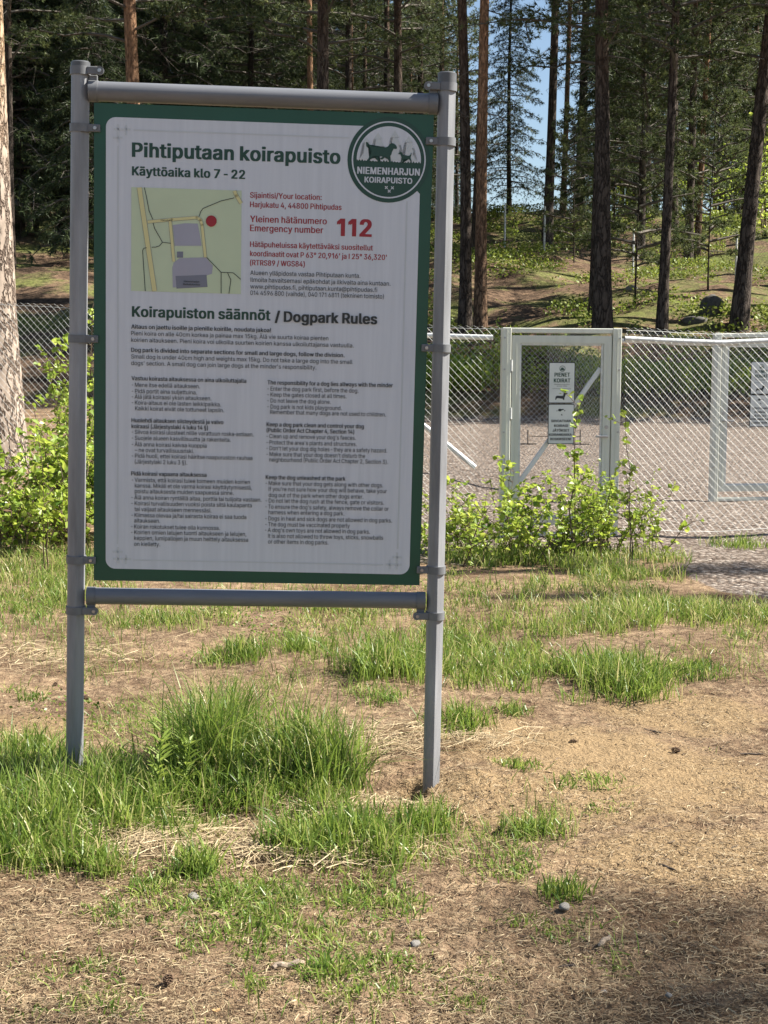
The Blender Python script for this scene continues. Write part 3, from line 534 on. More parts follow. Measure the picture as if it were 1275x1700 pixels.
    'path': [[(0.1544,1.2406),(0.1603,1.2155),(0.1623,1.216),(0.1563,1.2411)], [(0.1603,1.2156),(0.1693,1.1697),(0.1713,1.1702),(0.1623,1.216)], [(0.1693,1.1695),(0.1811,1.1439),(0.183,1.1448),(0.1712,1.1704)], [(0.1623,1.2158),(0.1621,1.2164),(0.1616,1.2168),(0.1609,1.2167),(0.1604,1.2163),(0.1603,1.2157),(0.1605,1.2151),(0.1611,1.2148),(0.1617,1.2149),(0.1622,1.2153)], [(0.1713,1.17),(0.1711,1.1706),(0.1706,1.1709),(0.1699,1.1709),(0.1694,1.1705),(0.1693,1.1699),(0.1695,1.1693),(0.17,1.169),(0.1707,1.169),(0.1712,1.1695)], [(0.182,1.1325),(0.1871,1.1153),(0.1891,1.1159),(0.184,1.1331)], [(0.1872,1.1151),(0.202,1.0909),(0.2037,1.092),(0.189,1.1161)], [(0.202,1.0909),(0.2114,1.0746),(0.2132,1.0757),(0.2037,1.0919)], [(0.2115,1.0758),(0.2022,1.0645),(0.2038,1.0632),(0.2131,1.0745)], [(0.2027,1.0648),(0.191,1.0607),(0.1917,1.0588),(0.2033,1.0629)], [(0.1913,1.0607),(0.179,1.0598),(0.1791,1.0578),(0.1914,1.0587)], [(0.1891,1.1156),(0.1889,1.1162),(0.1884,1.1166),(0.1877,1.1165),(0.1872,1.1161),(0.1871,1.1155),(0.1873,1.1149),(0.1879,1.1146),(0.1885,1.1147),(0.189,1.1151)], [(0.2039,1.0914),(0.2037,1.092),(0.2031,1.0924),(0.2025,1.0924),(0.202,1.0919),(0.2018,1.0913),(0.2021,1.0907),(0.2026,1.0904),(0.2033,1.0905),(0.2037,1.0909)], [(0.2133,1.0752),(0.2131,1.0758),(0.2126,1.0761),(0.212,1.0761),(0.2114,1.0757),(0.2113,1.0751),(0.2115,1.0745),(0.2121,1.0742),(0.2127,1.0742),(0.2132,1.0747)], [(0.204,1.0639),(0.2038,1.0645),(0.2033,1.0648),(0.2027,1.0648),(0.2022,1.0644),(0.202,1.0638),(0.2022,1.0632),(0.2028,1.0629),(0.2034,1.0629),(0.2039,1.0634)], [(0.1924,1.0598),(0.1922,1.0604),(0.1916,1.0607),(0.191,1.0607),(0.1905,1.0603),(0.1903,1.0596),(0.1906,1.059),(0.1911,1.0587),(0.1917,1.0588),(0.1922,1.0592)], [(0.1634,1.0579),(0.1546,1.0561),(0.155,1.0541),(0.1637,1.0559)], [(0.1539,1.0556),(0.1501,1.0482),(0.1519,1.0473),(0.1557,1.0547)], [(0.15,1.0477),(0.1532,1.0012),(0.1552,1.0014),(0.1521,1.0479)], [(0.1532,1.0012),(0.1588,0.9231),(0.1609,0.9233),(0.1552,1.0014)], [(0.1558,1.0552),(0.1556,1.0558),(0.1551,1.0561),(0.1544,1.0561),(0.1539,1.0557),(0.1538,1.0551),(0.154,1.0545),(0.1546,1.0541),(0.1552,1.0542),(0.1557,1.0547)], [(0.1521,1.0478),(0.1519,1.0484),(0.1513,1.0488),(0.1507,1.0487),(0.1502,1.0483),(0.15,1.0477),(0.1503,1.0471),(0.1508,1.0468),(0.1514,1.0468),(0.1519,1.0473)], [(0.1552,1.0013),(0.155,1.0019),(0.1545,1.0023),(0.1538,1.0023),(0.1533,1.0018),(0.1532,1.0012),(0.1534,1.0006),(0.154,1.0003),(0.1546,1.0004),(0.1551,1.0008)], [(0.2122,1.0742),(0.238,1.0717),(0.2382,1.0738),(0.2124,1.0762)], [(0.3262,1.1578),(0.3304,1.1718),(0.3285,1.1723),(0.3242,1.1583)], [(0.3303,1.1715),(0.3375,1.1819),(0.3358,1.183),(0.3286,1.1726)], [(0.3371,1.1815),(0.3925,1.2064),(0.3916,1.2082),(0.3363,1.1833)], [(0.3923,1.2063),(0.4332,1.2171),(0.4327,1.2191),(0.3918,1.2083)], [(0.3305,1.1721),(0.3303,1.1727),(0.3297,1.173),(0.3291,1.173),(0.3286,1.1726),(0.3284,1.172),(0.3287,1.1714),(0.3292,1.1711),(0.3299,1.1712),(0.3304,1.1716)], [(0.3377,1.1824),(0.3375,1.183),(0.337,1.1834),(0.3363,1.1834),(0.3358,1.1829),(0.3357,1.1823),(0.3359,1.1817),(0.3365,1.1814),(0.3371,1.1815),(0.3376,1.1819)], [(0.3931,1.2073),(0.3929,1.2079),(0.3923,1.2083),(0.3917,1.2082),(0.3912,1.2078),(0.391,1.2072),(0.3913,1.2066),(0.3918,1.2063),(0.3925,1.2064),(0.3929,1.2068)], [(0.3492,1.032),(0.3945,0.9871),(0.396,0.9886),(0.3507,1.0334)], [(0.3942,0.9878),(0.395,0.9225),(0.3971,0.9225),(0.3963,0.9879)], [(0.3963,0.9879),(0.3961,0.9885),(0.3955,0.9889),(0.3949,0.9888),(0.3944,0.9884),(0.3942,0.9878),(0.3945,0.9872),(0.395,0.9869),(0.3957,0.9869),(0.3962,0.9874)], [(0.3952,0.9868),(0.433,0.9865),(0.4331,0.9885),(0.3953,0.9889)], [(0.4324,0.9867),(0.4563,0.9669),(0.4576,0.9685),(0.4337,0.9883)], [(0.4341,0.9875),(0.4339,0.9881),(0.4333,0.9885),(0.4327,0.9884),(0.4322,0.988),(0.432,0.9874),(0.4322,0.9868),(0.4328,0.9865),(0.4335,0.9866),(0.4339,0.987)], [(0.4144,0.9865),(0.425,0.9648),(0.4269,0.9658),(0.4163,0.9874)], [(0.4249,0.9654),(0.4195,0.9227),(0.4216,0.9225),(0.427,0.9652)], [(0.427,0.9653),(0.4268,0.9659),(0.4262,0.9663),(0.4256,0.9663),(0.4251,0.9658),(0.4249,0.9652),(0.4252,0.9646),(0.4257,0.9643),(0.4264,0.9644),(0.4268,0.9648)]],
    'grey': [[(0.2435,1.1289),(0.2815,1.1358),(0.321,1.1356),(0.3272,1.1054),(0.3335,1.0678),(0.2499,1.0653)], [(0.2473,1.0128),(0.2648,1.0279),(0.347,1.0332),(0.3694,1.0076),(0.3667,0.9826),(0.3535,0.9779),(0.2535,0.9727),(0.2567,0.9371),(0.245,0.9367),(0.243,0.9981)]],
    'roof': [[(0.2535,0.9721),(0.35,0.9792),(0.3533,0.9413),(0.2568,0.9335)], [(0.2573,1.048),(0.2764,1.0486),(0.2765,1.0297),(0.2575,1.0291)]],
    'dot': [[(0.3796,1.1453),(0.379,1.1497),(0.3772,1.1539),(0.3745,1.1574),(0.3711,1.16),(0.367,1.1617),(0.3627,1.1621),(0.3584,1.1614),(0.3543,1.1595),(0.3509,1.1567),(0.3483,1.153),(0.3467,1.1487),(0.3462,1.1442),(0.3468,1.1397),(0.3485,1.1356),(0.3512,1.1321),(0.3547,1.1294),(0.3587,1.1278),(0.3631,1.1273),(0.3674,1.1281),(0.3714,1.1299),(0.3748,1.1328),(0.3774,1.1365),(0.3791,1.1407)]],
}
GLYPHS = {
    '!': (196, [[67,160,63,509,132,509,128,160],[98,-4,86,-3,75,1,66,9,58,18,54,29,52,41,54,53,58,64,66,73,75,80,86,85,98,86,110,85,121,80,130,73,138,64,142,53,143,41,142,29,138,18,130,9,121,1,110,-3]]),
    "'": (206, [[78,318,70,509,136,509,128,318]]),
    '(': (273, [[89,207,90,244,94,283,101,324,109,364,119,403,132,441,145,477,160,510,177,539,236,539,219,503,204,466,191,428,179,390,169,351,161,313,156,276,152,241,151,207,152,176,155,145,160,115,167,83,177,50,188,16,202,-19,218,-57,236,-96,177,-96,150,-46,128,4,111,55,99,106,92,156]]),
    ')': (273, [[37,-96,56,-56,72,-18,86,18,97,52,106,85,113,116,118,147,121,177,122,207,121,241,117,276,112,313,104,351,94,390,82,428,69,466,54,503,37,539,97,539,113,510,128,477,142,441,154,403,164,364,173,323,179,283,183,244,184,207,182,156,174,104,161,53,144,3,123,-47,97,-96]]),
    ',': (188, [[38,-119,68,71,137,71,84,-119]]),
    '-': (250, [[215,244,215,188,35,188,35,244]]),
    '.': (188, [[95,-4,83,-3,73,1,63,9,55,18,51,29,50,41,51,53,55,64,63,73,73,81,83,85,95,87,107,85,118,81,128,73,135,64,140,53,141,41,140,29,135,18,128,9,118,1,107,-3]]),
    '/': (249, [[235,533,71,-76,14,-76,178,533]]),
    '0': (453, [[227,-7,191,-3,158,7,130,24,105,48,85,77,69,113,57,155,50,202,48,254,50,306,57,353,69,395,85,431,106,461,130,484,159,502,191,512,227,516,262,512,295,502,323,484,348,461,368,431,384,395,396,353,403,306,405,254,403,202,396,155,384,113,368,77,348,48,323,24,295,7,263,-3],[227,50,250,52,271,60,290,74,306,92,320,116,330,144,338,176,342,213,344,254,342,295,338,332,330,365,320,393,306,416,290,435,271,449,250,457,227,460,203,457,182,449,163,435,147,416,134,393,123,365,115,332,111,295,109,254,111,213,115,176,123,144,134,116,147,92,163,74,182,60,203,52]]),
    '1': (330, [[250,509,250,0,186,0,186,435,183,435,60,345,60,414,172,509]]),
    '2': (453, [[64,0,64,47,234,229,282,282,294,298,303,312,311,327,316,341,319,356,320,371,319,389,315,405,308,419,298,431,287,441,273,449,258,455,241,458,224,460,205,458,188,454,172,447,159,438,148,427,139,413,132,398,128,381,127,362,66,362,68,391,75,418,86,442,102,464,121,482,143,496,168,507,196,513,225,516,254,513,281,507,306,497,328,482,346,465,361,445,372,423,379,398,381,372,380,354,377,336,371,318,363,299,351,280,336,259,317,235,294,209,267,180,153,60,153,57,389,57,389,0]]),
    '3': (453, [[218,-7,188,-5,159,1,133,10,108,22,88,38,70,57,57,79,48,104,44,132,109,132,112,115,118,100,126,87,137,76,150,66,165,59,182,54,200,51,219,50,239,51,258,55,275,61,291,69,304,80,315,93,323,108,328,125,329,145,328,163,323,180,316,196,306,211,292,223,275,234,254,241,229,246,201,248,157,248,157,299,288,448,288,452,70,452,70,509,372,509,372,461,211,278,211,289,247,290,279,286,308,276,333,262,354,244,371,222,383,198,391,173,393,145,390,116,383,90,370,66,354,45,333,27,309,12,281,2,251,-5]]),
    '4': (453, [[40,105,40,158,247,509,311,509,109,166,109,163,413,163,413,105],[282,0,282,121,282,146,282,318,343,318,343,0]]),
    '5': (453, [[221,-7,192,-5,165,1,140,11,118,25,99,41,83,60,71,82,63,105,60,130,122,130,125,115,130,102,138,89,148,78,160,68,173,60,188,54,204,51,221,50,241,51,259,56,276,64,291,75,304,89,314,104,322,122,326,141,328,162,326,183,321,203,314,221,303,237,290,251,275,262,257,270,238,275,218,277,201,276,184,273,167,268,152,262,139,255,128,246,67,253,96,509,366,509,366,452,151,452,134,301,136,301,148,311,162,318,178,325,194,330,212,333,229,334,252,332,274,328,294,321,313,311,330,299,345,285,358,269,370,251,379,231,386,210,390,187,391,163,388,132,381,102,369,76,352,52,332,32,309,15,282,3,253,-4]]),
    '6': (453, [[226,-7,196,-4,168,3,142,15,119,31,100,51,84,74,73,101,66,130,64,162,65,187,71,212,80,239,93,268,112,302,137,340,252,509,322,509,151,261,145,261,165,288,196,307,208,311,221,313,235,314,265,312,291,305,316,295,337,280,355,262,370,240,380,215,387,187,389,157,387,127,379,98,368,73,352,50,333,30,310,14,284,3,257,-4],[226,48,245,50,263,55,279,63,293,73,304,86,314,101,322,119,326,137,327,157,326,178,322,196,314,213,304,228,293,241,279,251,263,259,245,264,226,265,207,264,190,259,174,252,160,241,148,229,138,214,131,197,126,179,125,158,126,138,131,119,138,102,148,86,160,73,174,63,190,55,207,50]]),
    '7': (453, [[97,0,323,448,323,452,62,452,62,509,391,509,391,449,165,0]]),
    '8': (453, [[226,-7,193,-5,163,1,136,11,111,25,91,42,74,62,62,84,54,109,52,135,53,156,58,176,65,195,75,212,87,228,101,241,117,252,134,260,153,265,153,267,129,276,109,289,93,308,80,330,73,354,70,380,73,405,79,429,90,450,106,469,124,485,146,498,170,508,197,514,226,516,255,514,282,508,306,498,328,485,346,469,361,450,373,429,379,405,382,380,379,354,372,330,359,308,343,289,323,276,300,267,300,265,319,260,335,252,351,241,365,228,377,212,387,195,395,176,399,156,401,135,398,109,391,84,378,62,362,42,341,25,317,11,289,1,259,-5],[226,49,248,50,267,54,285,60,300,69,313,79,323,91,331,106,335,121,337,139,335,157,330,173,322,189,312,202,298,213,283,223,265,230,247,234,226,235,206,234,187,230,169,223,154,213,140,202,130,189,122,173,117,157,115,139,117,121,121,106,129,91,139,79,152,69,167,60,185,54,205,50],[226,290,244,291,260,294,274,300,287,308,298,318,307,330,314,344,318,359,319,376,318,392,314,407,308,420,299,432,288,442,275,449,260,455,244,459,226,460,208,459,192,455,177,449,164,442,153,432,145,420,138,407,134,392,133,376,134,359,138,344,145,330,154,318,165,308,178,300,193,294,209,291]]),
    '9': (453, [[226,516,256,513,285,506,310,494,333,478,352,458,368,434,380,408,387,378,389,347,387,322,382,296,373,270,359,240,340,207,315,168,200,0,130,0,301,248,307,248,287,221,257,202,245,198,232,195,218,195,188,197,161,203,137,214,116,229,98,247,83,269,72,294,66,321,64,352,66,382,73,411,85,436,101,459,120,479,143,494,168,506,196,513],[226,460,207,459,190,454,174,446,160,435,148,423,138,407,131,390,127,372,125,352,127,331,131,313,138,295,148,280,160,268,174,257,190,250,207,245,226,243,245,245,263,249,279,257,293,267,305,280,314,295,322,312,326,330,327,350,326,371,322,390,314,407,305,422,293,435,279,446,263,454,245,459]]),
    ':': (188, [[95,-4,83,-3,73,1,63,9,55,18,51,29,50,41,51,53,55,64,63,73,73,81,83,85,95,87,107,85,118,81,128,73,135,64,140,53,141,41,140,29,135,18,128,9,118,1,107,-3],[95,271,83,272,73,277,63,284,55,294,51,304,50,316,51,328,55,339,63,349,73,356,83,360,95,362,107,360,118,356,128,349,135,339,140,328,141,316,140,304,135,294,128,284,118,277,107,272]]),
    '@': (676, [[355,-135,307,-133,262,-126,221,-114,184,-98,151,-77,122,-53,98,-24,77,9,61,46,50,87,43,131,40,179,43,226,50,269,61,309,78,346,98,379,123,408,151,433,184,454,220,470,260,482,303,489,349,492,394,489,435,482,472,469,506,452,536,432,562,407,584,380,603,351,617,319,627,285,633,251,635,215,635,191,633,166,631,142,627,118,622,96,615,76,605,57,593,42,579,28,561,18,541,13,517,11,476,17,463,21,451,28,441,36,432,45,426,56,423,68,420,68,413,54,402,41,388,30,371,20,351,15,326,13,298,15,273,23,251,35,232,52,216,73,204,96,195,123,190,152,188,182,190,212,197,239,207,265,220,287,237,306,257,322,279,334,304,341,330,343,351,342,369,338,385,331,398,323,409,314,416,306,419,306,419,335,474,335,474,110,475,97,479,85,485,74,493,66,505,61,518,59,533,61,546,66,557,76,565,89,571,106,576,127,579,152,580,182,581,215,579,245,575,273,567,301,555,327,541,351,523,373,502,393,477,410,450,424,419,434,385,440,347,442,309,440,274,434,242,424,213,410,187,393,164,372,144,347,128,320,115,289,105,255,100,218,98,178,100,138,105,100,115,66,128,35,144,8,165,-17,188,-37,215,-54,246,-68,280,-78,317,-83,357,-85,412,-80,458,-69,489,-59,504,-107,464,-120,411,-131],[329,65,350,66,368,71,382,78,395,89,405,102,412,118,417,138,421,160,422,185,421,210,417,231,411,249,403,263,393,274,381,282,366,287,350,290,331,292,313,290,297,285,283,277,271,267,260,254,252,239,246,222,243,204,242,185,243,164,246,144,251,125,258,108,267,94,279,81,293,72,310,67]]),
    'A': (480, [[16,0,201,509,276,509,463,0,395,0,287,302,264,372,232,478,245,478,213,371,191,302,85,0],[110,142,110,199,370,199,370,142]]),
    'C': (510, [[267,-7,225,-3,186,7,150,25,119,49,92,79,70,115,53,157,44,203,40,254,44,305,53,352,70,393,92,429,119,459,150,484,186,501,225,512,267,516,293,514,317,511,340,504,362,496,383,485,402,471,419,456,435,438,448,418,459,397,467,373,473,348,408,348,404,365,397,380,389,395,380,407,369,418,357,428,344,437,330,444,315,449,300,453,284,455,267,456,237,453,209,445,184,432,161,414,141,391,125,364,113,332,106,295,103,254,106,213,113,177,125,145,141,117,161,94,184,76,210,63,237,56,267,53,284,54,300,56,315,60,330,65,344,72,357,81,369,90,380,102,389,114,397,128,404,144,408,160,473,160,467,135,459,112,448,91,435,71,420,53,402,38,383,24,363,13,341,5,317,-2,293,-6]]),
    'D': (502, [[219,0,96,0,96,57,215,57,254,60,288,68,318,81,343,99,363,122,379,149,390,181,397,216,399,255,397,294,390,329,379,361,364,388,344,410,320,428,291,441,258,449,221,452,93,452,93,509,225,509,273,505,315,495,353,478,385,455,412,426,433,391,449,351,458,306,462,255,458,205,449,159,433,119,411,83,384,54,351,31,312,14,268,3],[125,509,125,0,60,0,60,509]]),
    'E': (419, [[60,0,60,509,372,509,372,452,125,452,125,286,355,286,355,229,125,229,125,57,375,57,375,0]]),
    'G': (520, [[269,-7,225,-3,185,7,149,25,118,49,91,79,69,116,53,157,43,203,40,254,43,305,53,352,69,393,91,429,117,459,149,484,184,501,223,512,265,516,291,514,316,510,340,504,363,494,384,483,403,469,421,453,436,436,449,416,460,395,468,373,474,349,408,349,402,365,395,379,387,393,378,406,368,417,356,427,344,436,330,443,315,448,300,453,283,455,265,456,236,453,209,445,183,432,160,414,141,392,125,364,113,332,106,295,103,254,106,213,113,177,125,145,141,117,161,95,184,76,210,63,238,56,269,53,296,55,322,61,345,71,365,85,382,102,396,123,407,147,413,173,415,202,434,199,283,199,283,256,478,256,478,200,475,160,466,124,451,91,431,62,406,38,377,19,344,5,308,-4]]),
    'H': (517, [[60,0,60,509,125,509,125,289,392,289,392,509,457,509,457,0,392,0,392,232,125,232,125,0]]),
    'I': (185, [[60,0,60,509,125,509,125,0]]),
    'J': (396, [[185,-7,143,-2,106,11,75,33,52,63,38,100,33,145,33,173,98,173,98,145,100,117,108,93,122,74,139,61,160,53,185,50,209,53,230,61,248,74,261,93,269,117,272,145,272,509,336,509,336,145,332,100,318,63,294,33,263,11,227,-2]]),
    'K': (467, [[104,145,104,216,139,261,174,303,212,344,364,509,448,509,231,276,228,276],[60,0,60,509,125,509,125,334,124,225,125,193,125,0],[372,0,188,259,228,309,449,0]]),
    'M': (628, [[60,0,60,509,152,509,277,187,287,159,299,123,311,84,322,49,307,49,318,83,330,121,342,158,352,187,476,509,568,509,568,0,504,0,504,291,504,327,505,369,506,413,507,457,513,457,498,409,482,363,467,322,456,291,342,0,286,0,170,291,159,321,145,361,129,408,112,457,119,457,120,416,121,372,122,328,122,291,122,0]]),
    'N': (523, [[60,0,60,509,136,509,343,183,363,151,388,107,414,55,405,54,401,108,399,157,399,195,399,509,463,509,463,0,387,0,202,290,177,331,148,381,108,452,119,454,122,384,124,328,125,291,125,0]]),
    'O': (533, [[267,-7,225,-3,186,7,150,25,119,49,92,79,70,115,53,157,44,203,40,254,44,305,53,352,70,393,92,429,119,459,150,484,186,501,225,512,267,516,309,512,348,501,384,484,415,459,442,429,464,393,480,352,490,305,493,254,490,203,480,157,464,115,442,79,415,49,384,25,348,7,309,-3],[267,53,296,55,324,63,349,76,372,94,392,116,408,144,420,176,428,213,430,254,428,295,420,332,408,365,392,392,372,415,349,433,324,446,296,453,267,456,237,453,210,445,184,433,161,415,142,392,125,364,113,332,106,295,103,254,106,213,113,176,125,144,142,117,161,94,184,76,210,63,237,55]]),
    'P': (445, [[60,0,60,509,235,509,272,506,305,499,332,487,356,471,375,452,390,430,400,404,407,377,409,348,407,318,400,291,390,265,375,243,356,223,332,207,305,195,272,188,235,186,125,186,125,0],[125,242,233,242,257,244,279,248,297,256,312,266,324,279,333,294,339,310,343,328,344,348,343,367,339,385,333,402,324,416,312,428,297,439,279,446,257,451,232,452,125,452]]),
    'R': (449, [[60,0,60,509,236,509,273,506,305,500,333,489,356,473,376,455,390,433,401,408,407,381,409,352,407,323,401,296,390,271,376,250,356,232,333,217,310,208,428,0,353,0,247,198,125,198,125,0],[125,255,234,255,258,256,280,260,298,267,313,276,325,287,334,300,340,316,344,333,345,352,344,371,340,389,334,405,325,419,313,430,298,440,279,446,258,451,233,452,125,452]]),
    'S': (447, [[224,-9,188,-7,156,-1,128,9,102,23,81,40,64,60,51,83,42,109,38,137,104,137,108,118,114,102,123,88,136,76,150,66,166,59,185,53,204,50,224,49,246,50,267,54,286,60,303,69,317,79,329,92,338,106,344,122,346,139,344,154,340,168,332,179,322,189,310,197,296,205,245,222,184,239,145,253,112,269,86,289,67,313,56,341,52,372,54,400,62,425,75,448,92,468,113,484,138,498,165,508,195,514,227,516,259,514,289,508,316,498,340,484,360,468,377,449,390,427,398,403,401,378,337,378,332,402,320,421,302,437,280,449,254,456,225,459,204,457,185,454,167,448,152,440,139,430,129,418,121,405,117,391,115,376,117,359,122,345,131,334,142,324,155,315,169,308,212,293,264,279,312,264,328,256,344,248,359,238,372,226,384,213,395,198,402,180,407,161,408,139,406,112,399,87,386,64,370,43,349,25,323,11,294,0,261,-7]]),
    'T': (449, [[32,452,32,509,417,509,417,452,257,452,257,0,193,0,193,452]]),
    'U': (517, [[259,-8,220,-6,186,2,154,15,126,33,103,55,85,80,71,108,63,140,60,173,60,509,124,509,124,178,126,155,132,133,141,113,153,95,169,80,187,68,208,59,232,53,259,52,285,53,309,59,331,68,349,80,364,95,377,113,385,133,391,155,393,178,393,509,457,509,457,173,454,140,446,108,433,80,414,55,391,33,363,15,332,2,297,-6]]),
    'V': (480, [[204,0,16,509,84,509,192,206,215,137,248,31,235,31,267,138,290,206,395,509,463,509,278,0]]),
    'W': (686, [[155,0,16,509,82,509,163,196,175,145,187,94,197,40,189,40,200,94,211,145,224,196,306,509,380,509,462,196,474,145,486,94,497,40,488,40,499,94,510,145,523,196,603,509,670,509,530,0,455,0,368,323,351,391,336,475,350,475,335,395,318,323,230,0]]),
    'Y': (472, [[203,0,203,208,16,509,91,509,192,344,222,292,250,230,224,230,251,293,280,344,381,509,455,509,268,208,268,0]]),
    'a': (389, [[160,-9,137,-7,115,-3,94,5,76,15,60,29,48,45,38,63,32,84,30,108,32,128,36,146,43,161,53,174,64,184,78,193,92,200,108,206,125,211,178,220,234,227,265,235,276,255,276,257,275,272,272,285,267,297,260,307,251,315,240,322,227,327,212,330,196,331,178,330,163,327,149,322,118,301,100,274,41,291,51,313,64,331,79,346,95,358,114,368,133,375,153,380,173,383,194,384,239,379,255,375,271,369,286,360,300,350,312,336,322,320,330,301,335,278,337,251,337,0,277,0,277,52,272,52,252,25,242,16,229,8,215,1,199,-4,181,-7],[170,45,192,47,211,51,228,59,242,68,254,80,263,93,270,108,274,122,276,138,276,190,259,182,231,176,200,171,175,168,134,159,122,153,112,147,103,139,97,130,93,118,92,105,93,93,96,82,102,72,109,64,119,57,130,52,142,48,156,46]]),
    'b': (424, [[229,-8,208,-7,189,-3,172,4,159,12,147,21,138,31,118,59,112,59,112,0,53,0,53,509,114,509,114,319,118,319,137,346,147,355,158,364,171,373,188,379,207,383,229,384,259,382,287,374,313,361,335,342,354,320,370,293,381,261,388,227,390,189,388,151,381,116,370,84,355,57,336,34,313,16,288,3,260,-6],[220,47,242,49,262,55,279,66,294,80,306,97,316,117,323,139,327,163,328,189,327,215,323,239,316,261,307,281,295,298,280,311,262,322,243,328,220,330,198,328,178,322,161,312,147,299,134,282,125,263,118,241,114,216,113,189,114,162,118,138,125,115,135,95,147,78,162,65,179,55,198,49]]),
    'c': (396, [[207,-8,174,-5,144,3,117,16,93,35,72,58,56,85,44,116,37,150,34,187,37,225,44,260,56,291,72,318,93,341,117,360,144,374,174,382,207,384,226,384,243,381,260,377,276,371,291,364,305,356,318,346,330,335,340,322,349,308,356,293,362,277,303,262,290,289,270,311,242,325,207,330,184,328,163,321,145,310,130,296,118,278,108,258,102,236,98,212,96,187,98,163,102,139,108,117,118,97,130,80,145,66,163,55,184,49,207,46,243,52,271,66,292,89,304,117,363,102,357,86,350,70,341,56,331,43,319,32,306,21,292,12,277,5,261,-1,244,-5,226,-7]]),
    'd': (424, [[195,-8,165,-6,137,3,111,16,89,34,70,57,55,84,43,116,36,151,34,189,36,227,43,261,55,293,70,320,89,342,112,361,137,374,165,382,196,384,218,383,237,379,253,373,267,364,278,355,287,346,306,319,311,319,311,509,372,509,372,0,313,0,313,59,307,59,287,31,277,21,266,12,252,4,236,-3,217,-7],[205,47,226,49,246,55,263,65,278,78,290,95,299,115,306,138,310,162,312,189,310,216,306,241,300,263,290,282,278,299,263,312,246,322,227,328,205,330,182,328,162,322,145,311,130,298,118,281,108,261,102,239,98,215,96,189,98,163,102,139,109,117,118,97,130,80,145,66,162,55,182,49]]),
    'e': (404, [[212,-8,177,-5,145,3,117,16,92,35,72,58,56,85,44,116,37,150,34,187,36,224,44,258,55,290,71,317,91,340,115,359,142,373,172,382,205,384,226,383,246,380,266,374,285,366,303,355,319,341,334,324,347,305,357,282,365,256,370,227,371,194,371,169,75,169,75,221,338,221,310,202,308,226,304,248,298,269,288,286,277,301,263,314,246,323,227,328,205,330,183,328,164,323,146,313,131,301,119,286,109,270,102,251,97,231,96,211,96,178,98,151,102,127,110,106,121,88,135,73,151,61,169,53,190,48,212,46,227,47,241,49,254,53,265,58,276,65,285,73,294,82,300,93,306,105,365,91,358,72,348,55,335,39,320,26,302,14,283,4,261,-3,237,-7]]),
    'f': (254, [[228,379,228,327,6,327,6,379],[81,0,81,432,82,452,87,470,96,486,107,499,120,510,135,519,152,525,169,529,187,530,222,527,243,521,227,468,215,472,195,474,178,472,164,468,154,460,147,449,143,435,142,419,142,0]]),
    'g': (425, [[207,-151,180,-149,156,-146,134,-140,114,-132,97,-122,82,-110,70,-97,59,-84,51,-69,101,-41,122,-66,131,-74,142,-82,154,-88,169,-93,187,-96,207,-97,236,-95,261,-87,282,-75,298,-58,308,-34,311,-6,311,68,306,68,287,41,277,32,266,23,252,16,236,10,217,6,195,5,165,7,138,14,113,27,90,43,71,65,55,90,43,120,36,154,34,191,36,229,43,263,55,293,71,320,90,342,112,361,138,374,166,382,196,384,218,383,237,379,253,373,267,365,279,356,288,346,308,319,313,319,313,379,372,379,372,-9,370,-40,363,-67,350,-90,334,-109,314,-124,291,-136,265,-144,237,-149],[205,59,227,61,246,66,264,75,278,87,290,103,300,121,307,142,311,166,312,193,311,219,307,242,300,264,291,283,279,299,264,312,247,322,227,328,205,330,182,328,163,322,145,312,130,298,118,282,109,262,102,241,98,218,96,193,98,167,102,144,109,123,118,104,131,88,145,76,163,66,183,61]]),
    'h': (410, [[114,227,114,0,53,0,53,509,114,509,114,287,102,287,116,319,132,344,152,362,175,374,200,382,227,384,252,383,275,377,295,369,313,356,328,340,341,321,350,298,355,271,357,240,357,0,296,0,296,235,293,263,286,286,273,304,256,318,235,326,210,329,192,328,176,324,161,317,147,308,136,297,126,283,119,266,115,248]]),
    'i': (167, [[53,0,53,379,114,379,114,0],[84,443,73,444,63,448,54,455,47,463,43,472,41,483,43,494,47,504,54,512,63,518,73,522,84,524,95,522,105,518,114,512,121,504,125,494,126,483,125,472,121,463,114,455,105,448,95,444]]),
    'j': (167, [[53,379,114,379,114,-30,112,-52,108,-72,102,-90,92,-106,80,-119,65,-129,47,-137,27,-141,4,-143,-10,-143,-10,-87,2,-87,18,-85,31,-80,40,-72,47,-61,51,-46,53,-29],[83,443,72,444,62,448,53,455,47,463,42,472,41,483,42,494,47,504,53,512,62,518,72,522,83,524,95,522,105,518,114,512,120,504,125,494,126,483,125,472,120,463,114,455,105,448,95,444]]),
    'k': (381, [[110,137,110,212,121,212,284,379,360,379,184,199,177,199],[53,0,53,509,114,509,114,0],[294,0,148,186,191,229,372,0]]),
    'l': (189, [[139,-2,112,0,91,8,74,20,62,37,55,59,53,84,53,509,114,509,114,99,114,83,117,71,120,62,126,57,135,53,146,52,160,53,170,54,181,3,162,-1]]),
    'm': (610, [[53,0,53,379,112,379,112,295,108,295,114,314,122,331,132,346,144,358,158,368,172,376,187,382,203,385,219,386,245,383,268,375,287,361,303,342,314,320,321,295,312,295,318,312,326,329,337,343,350,356,364,366,381,375,398,381,417,385,437,386,458,385,478,380,497,372,514,361,529,346,541,328,550,307,555,283,557,255,557,0,496,0,496,254,493,279,485,298,473,313,456,323,438,329,419,330,402,329,387,326,374,320,363,312,353,302,345,290,340,277,336,263,335,247,335,0,274,0,274,260,272,280,265,297,253,311,238,322,220,328,199,330,185,329,171,326,158,320,145,312,135,302,126,289,119,274,115,257,114,238,114,0]]),
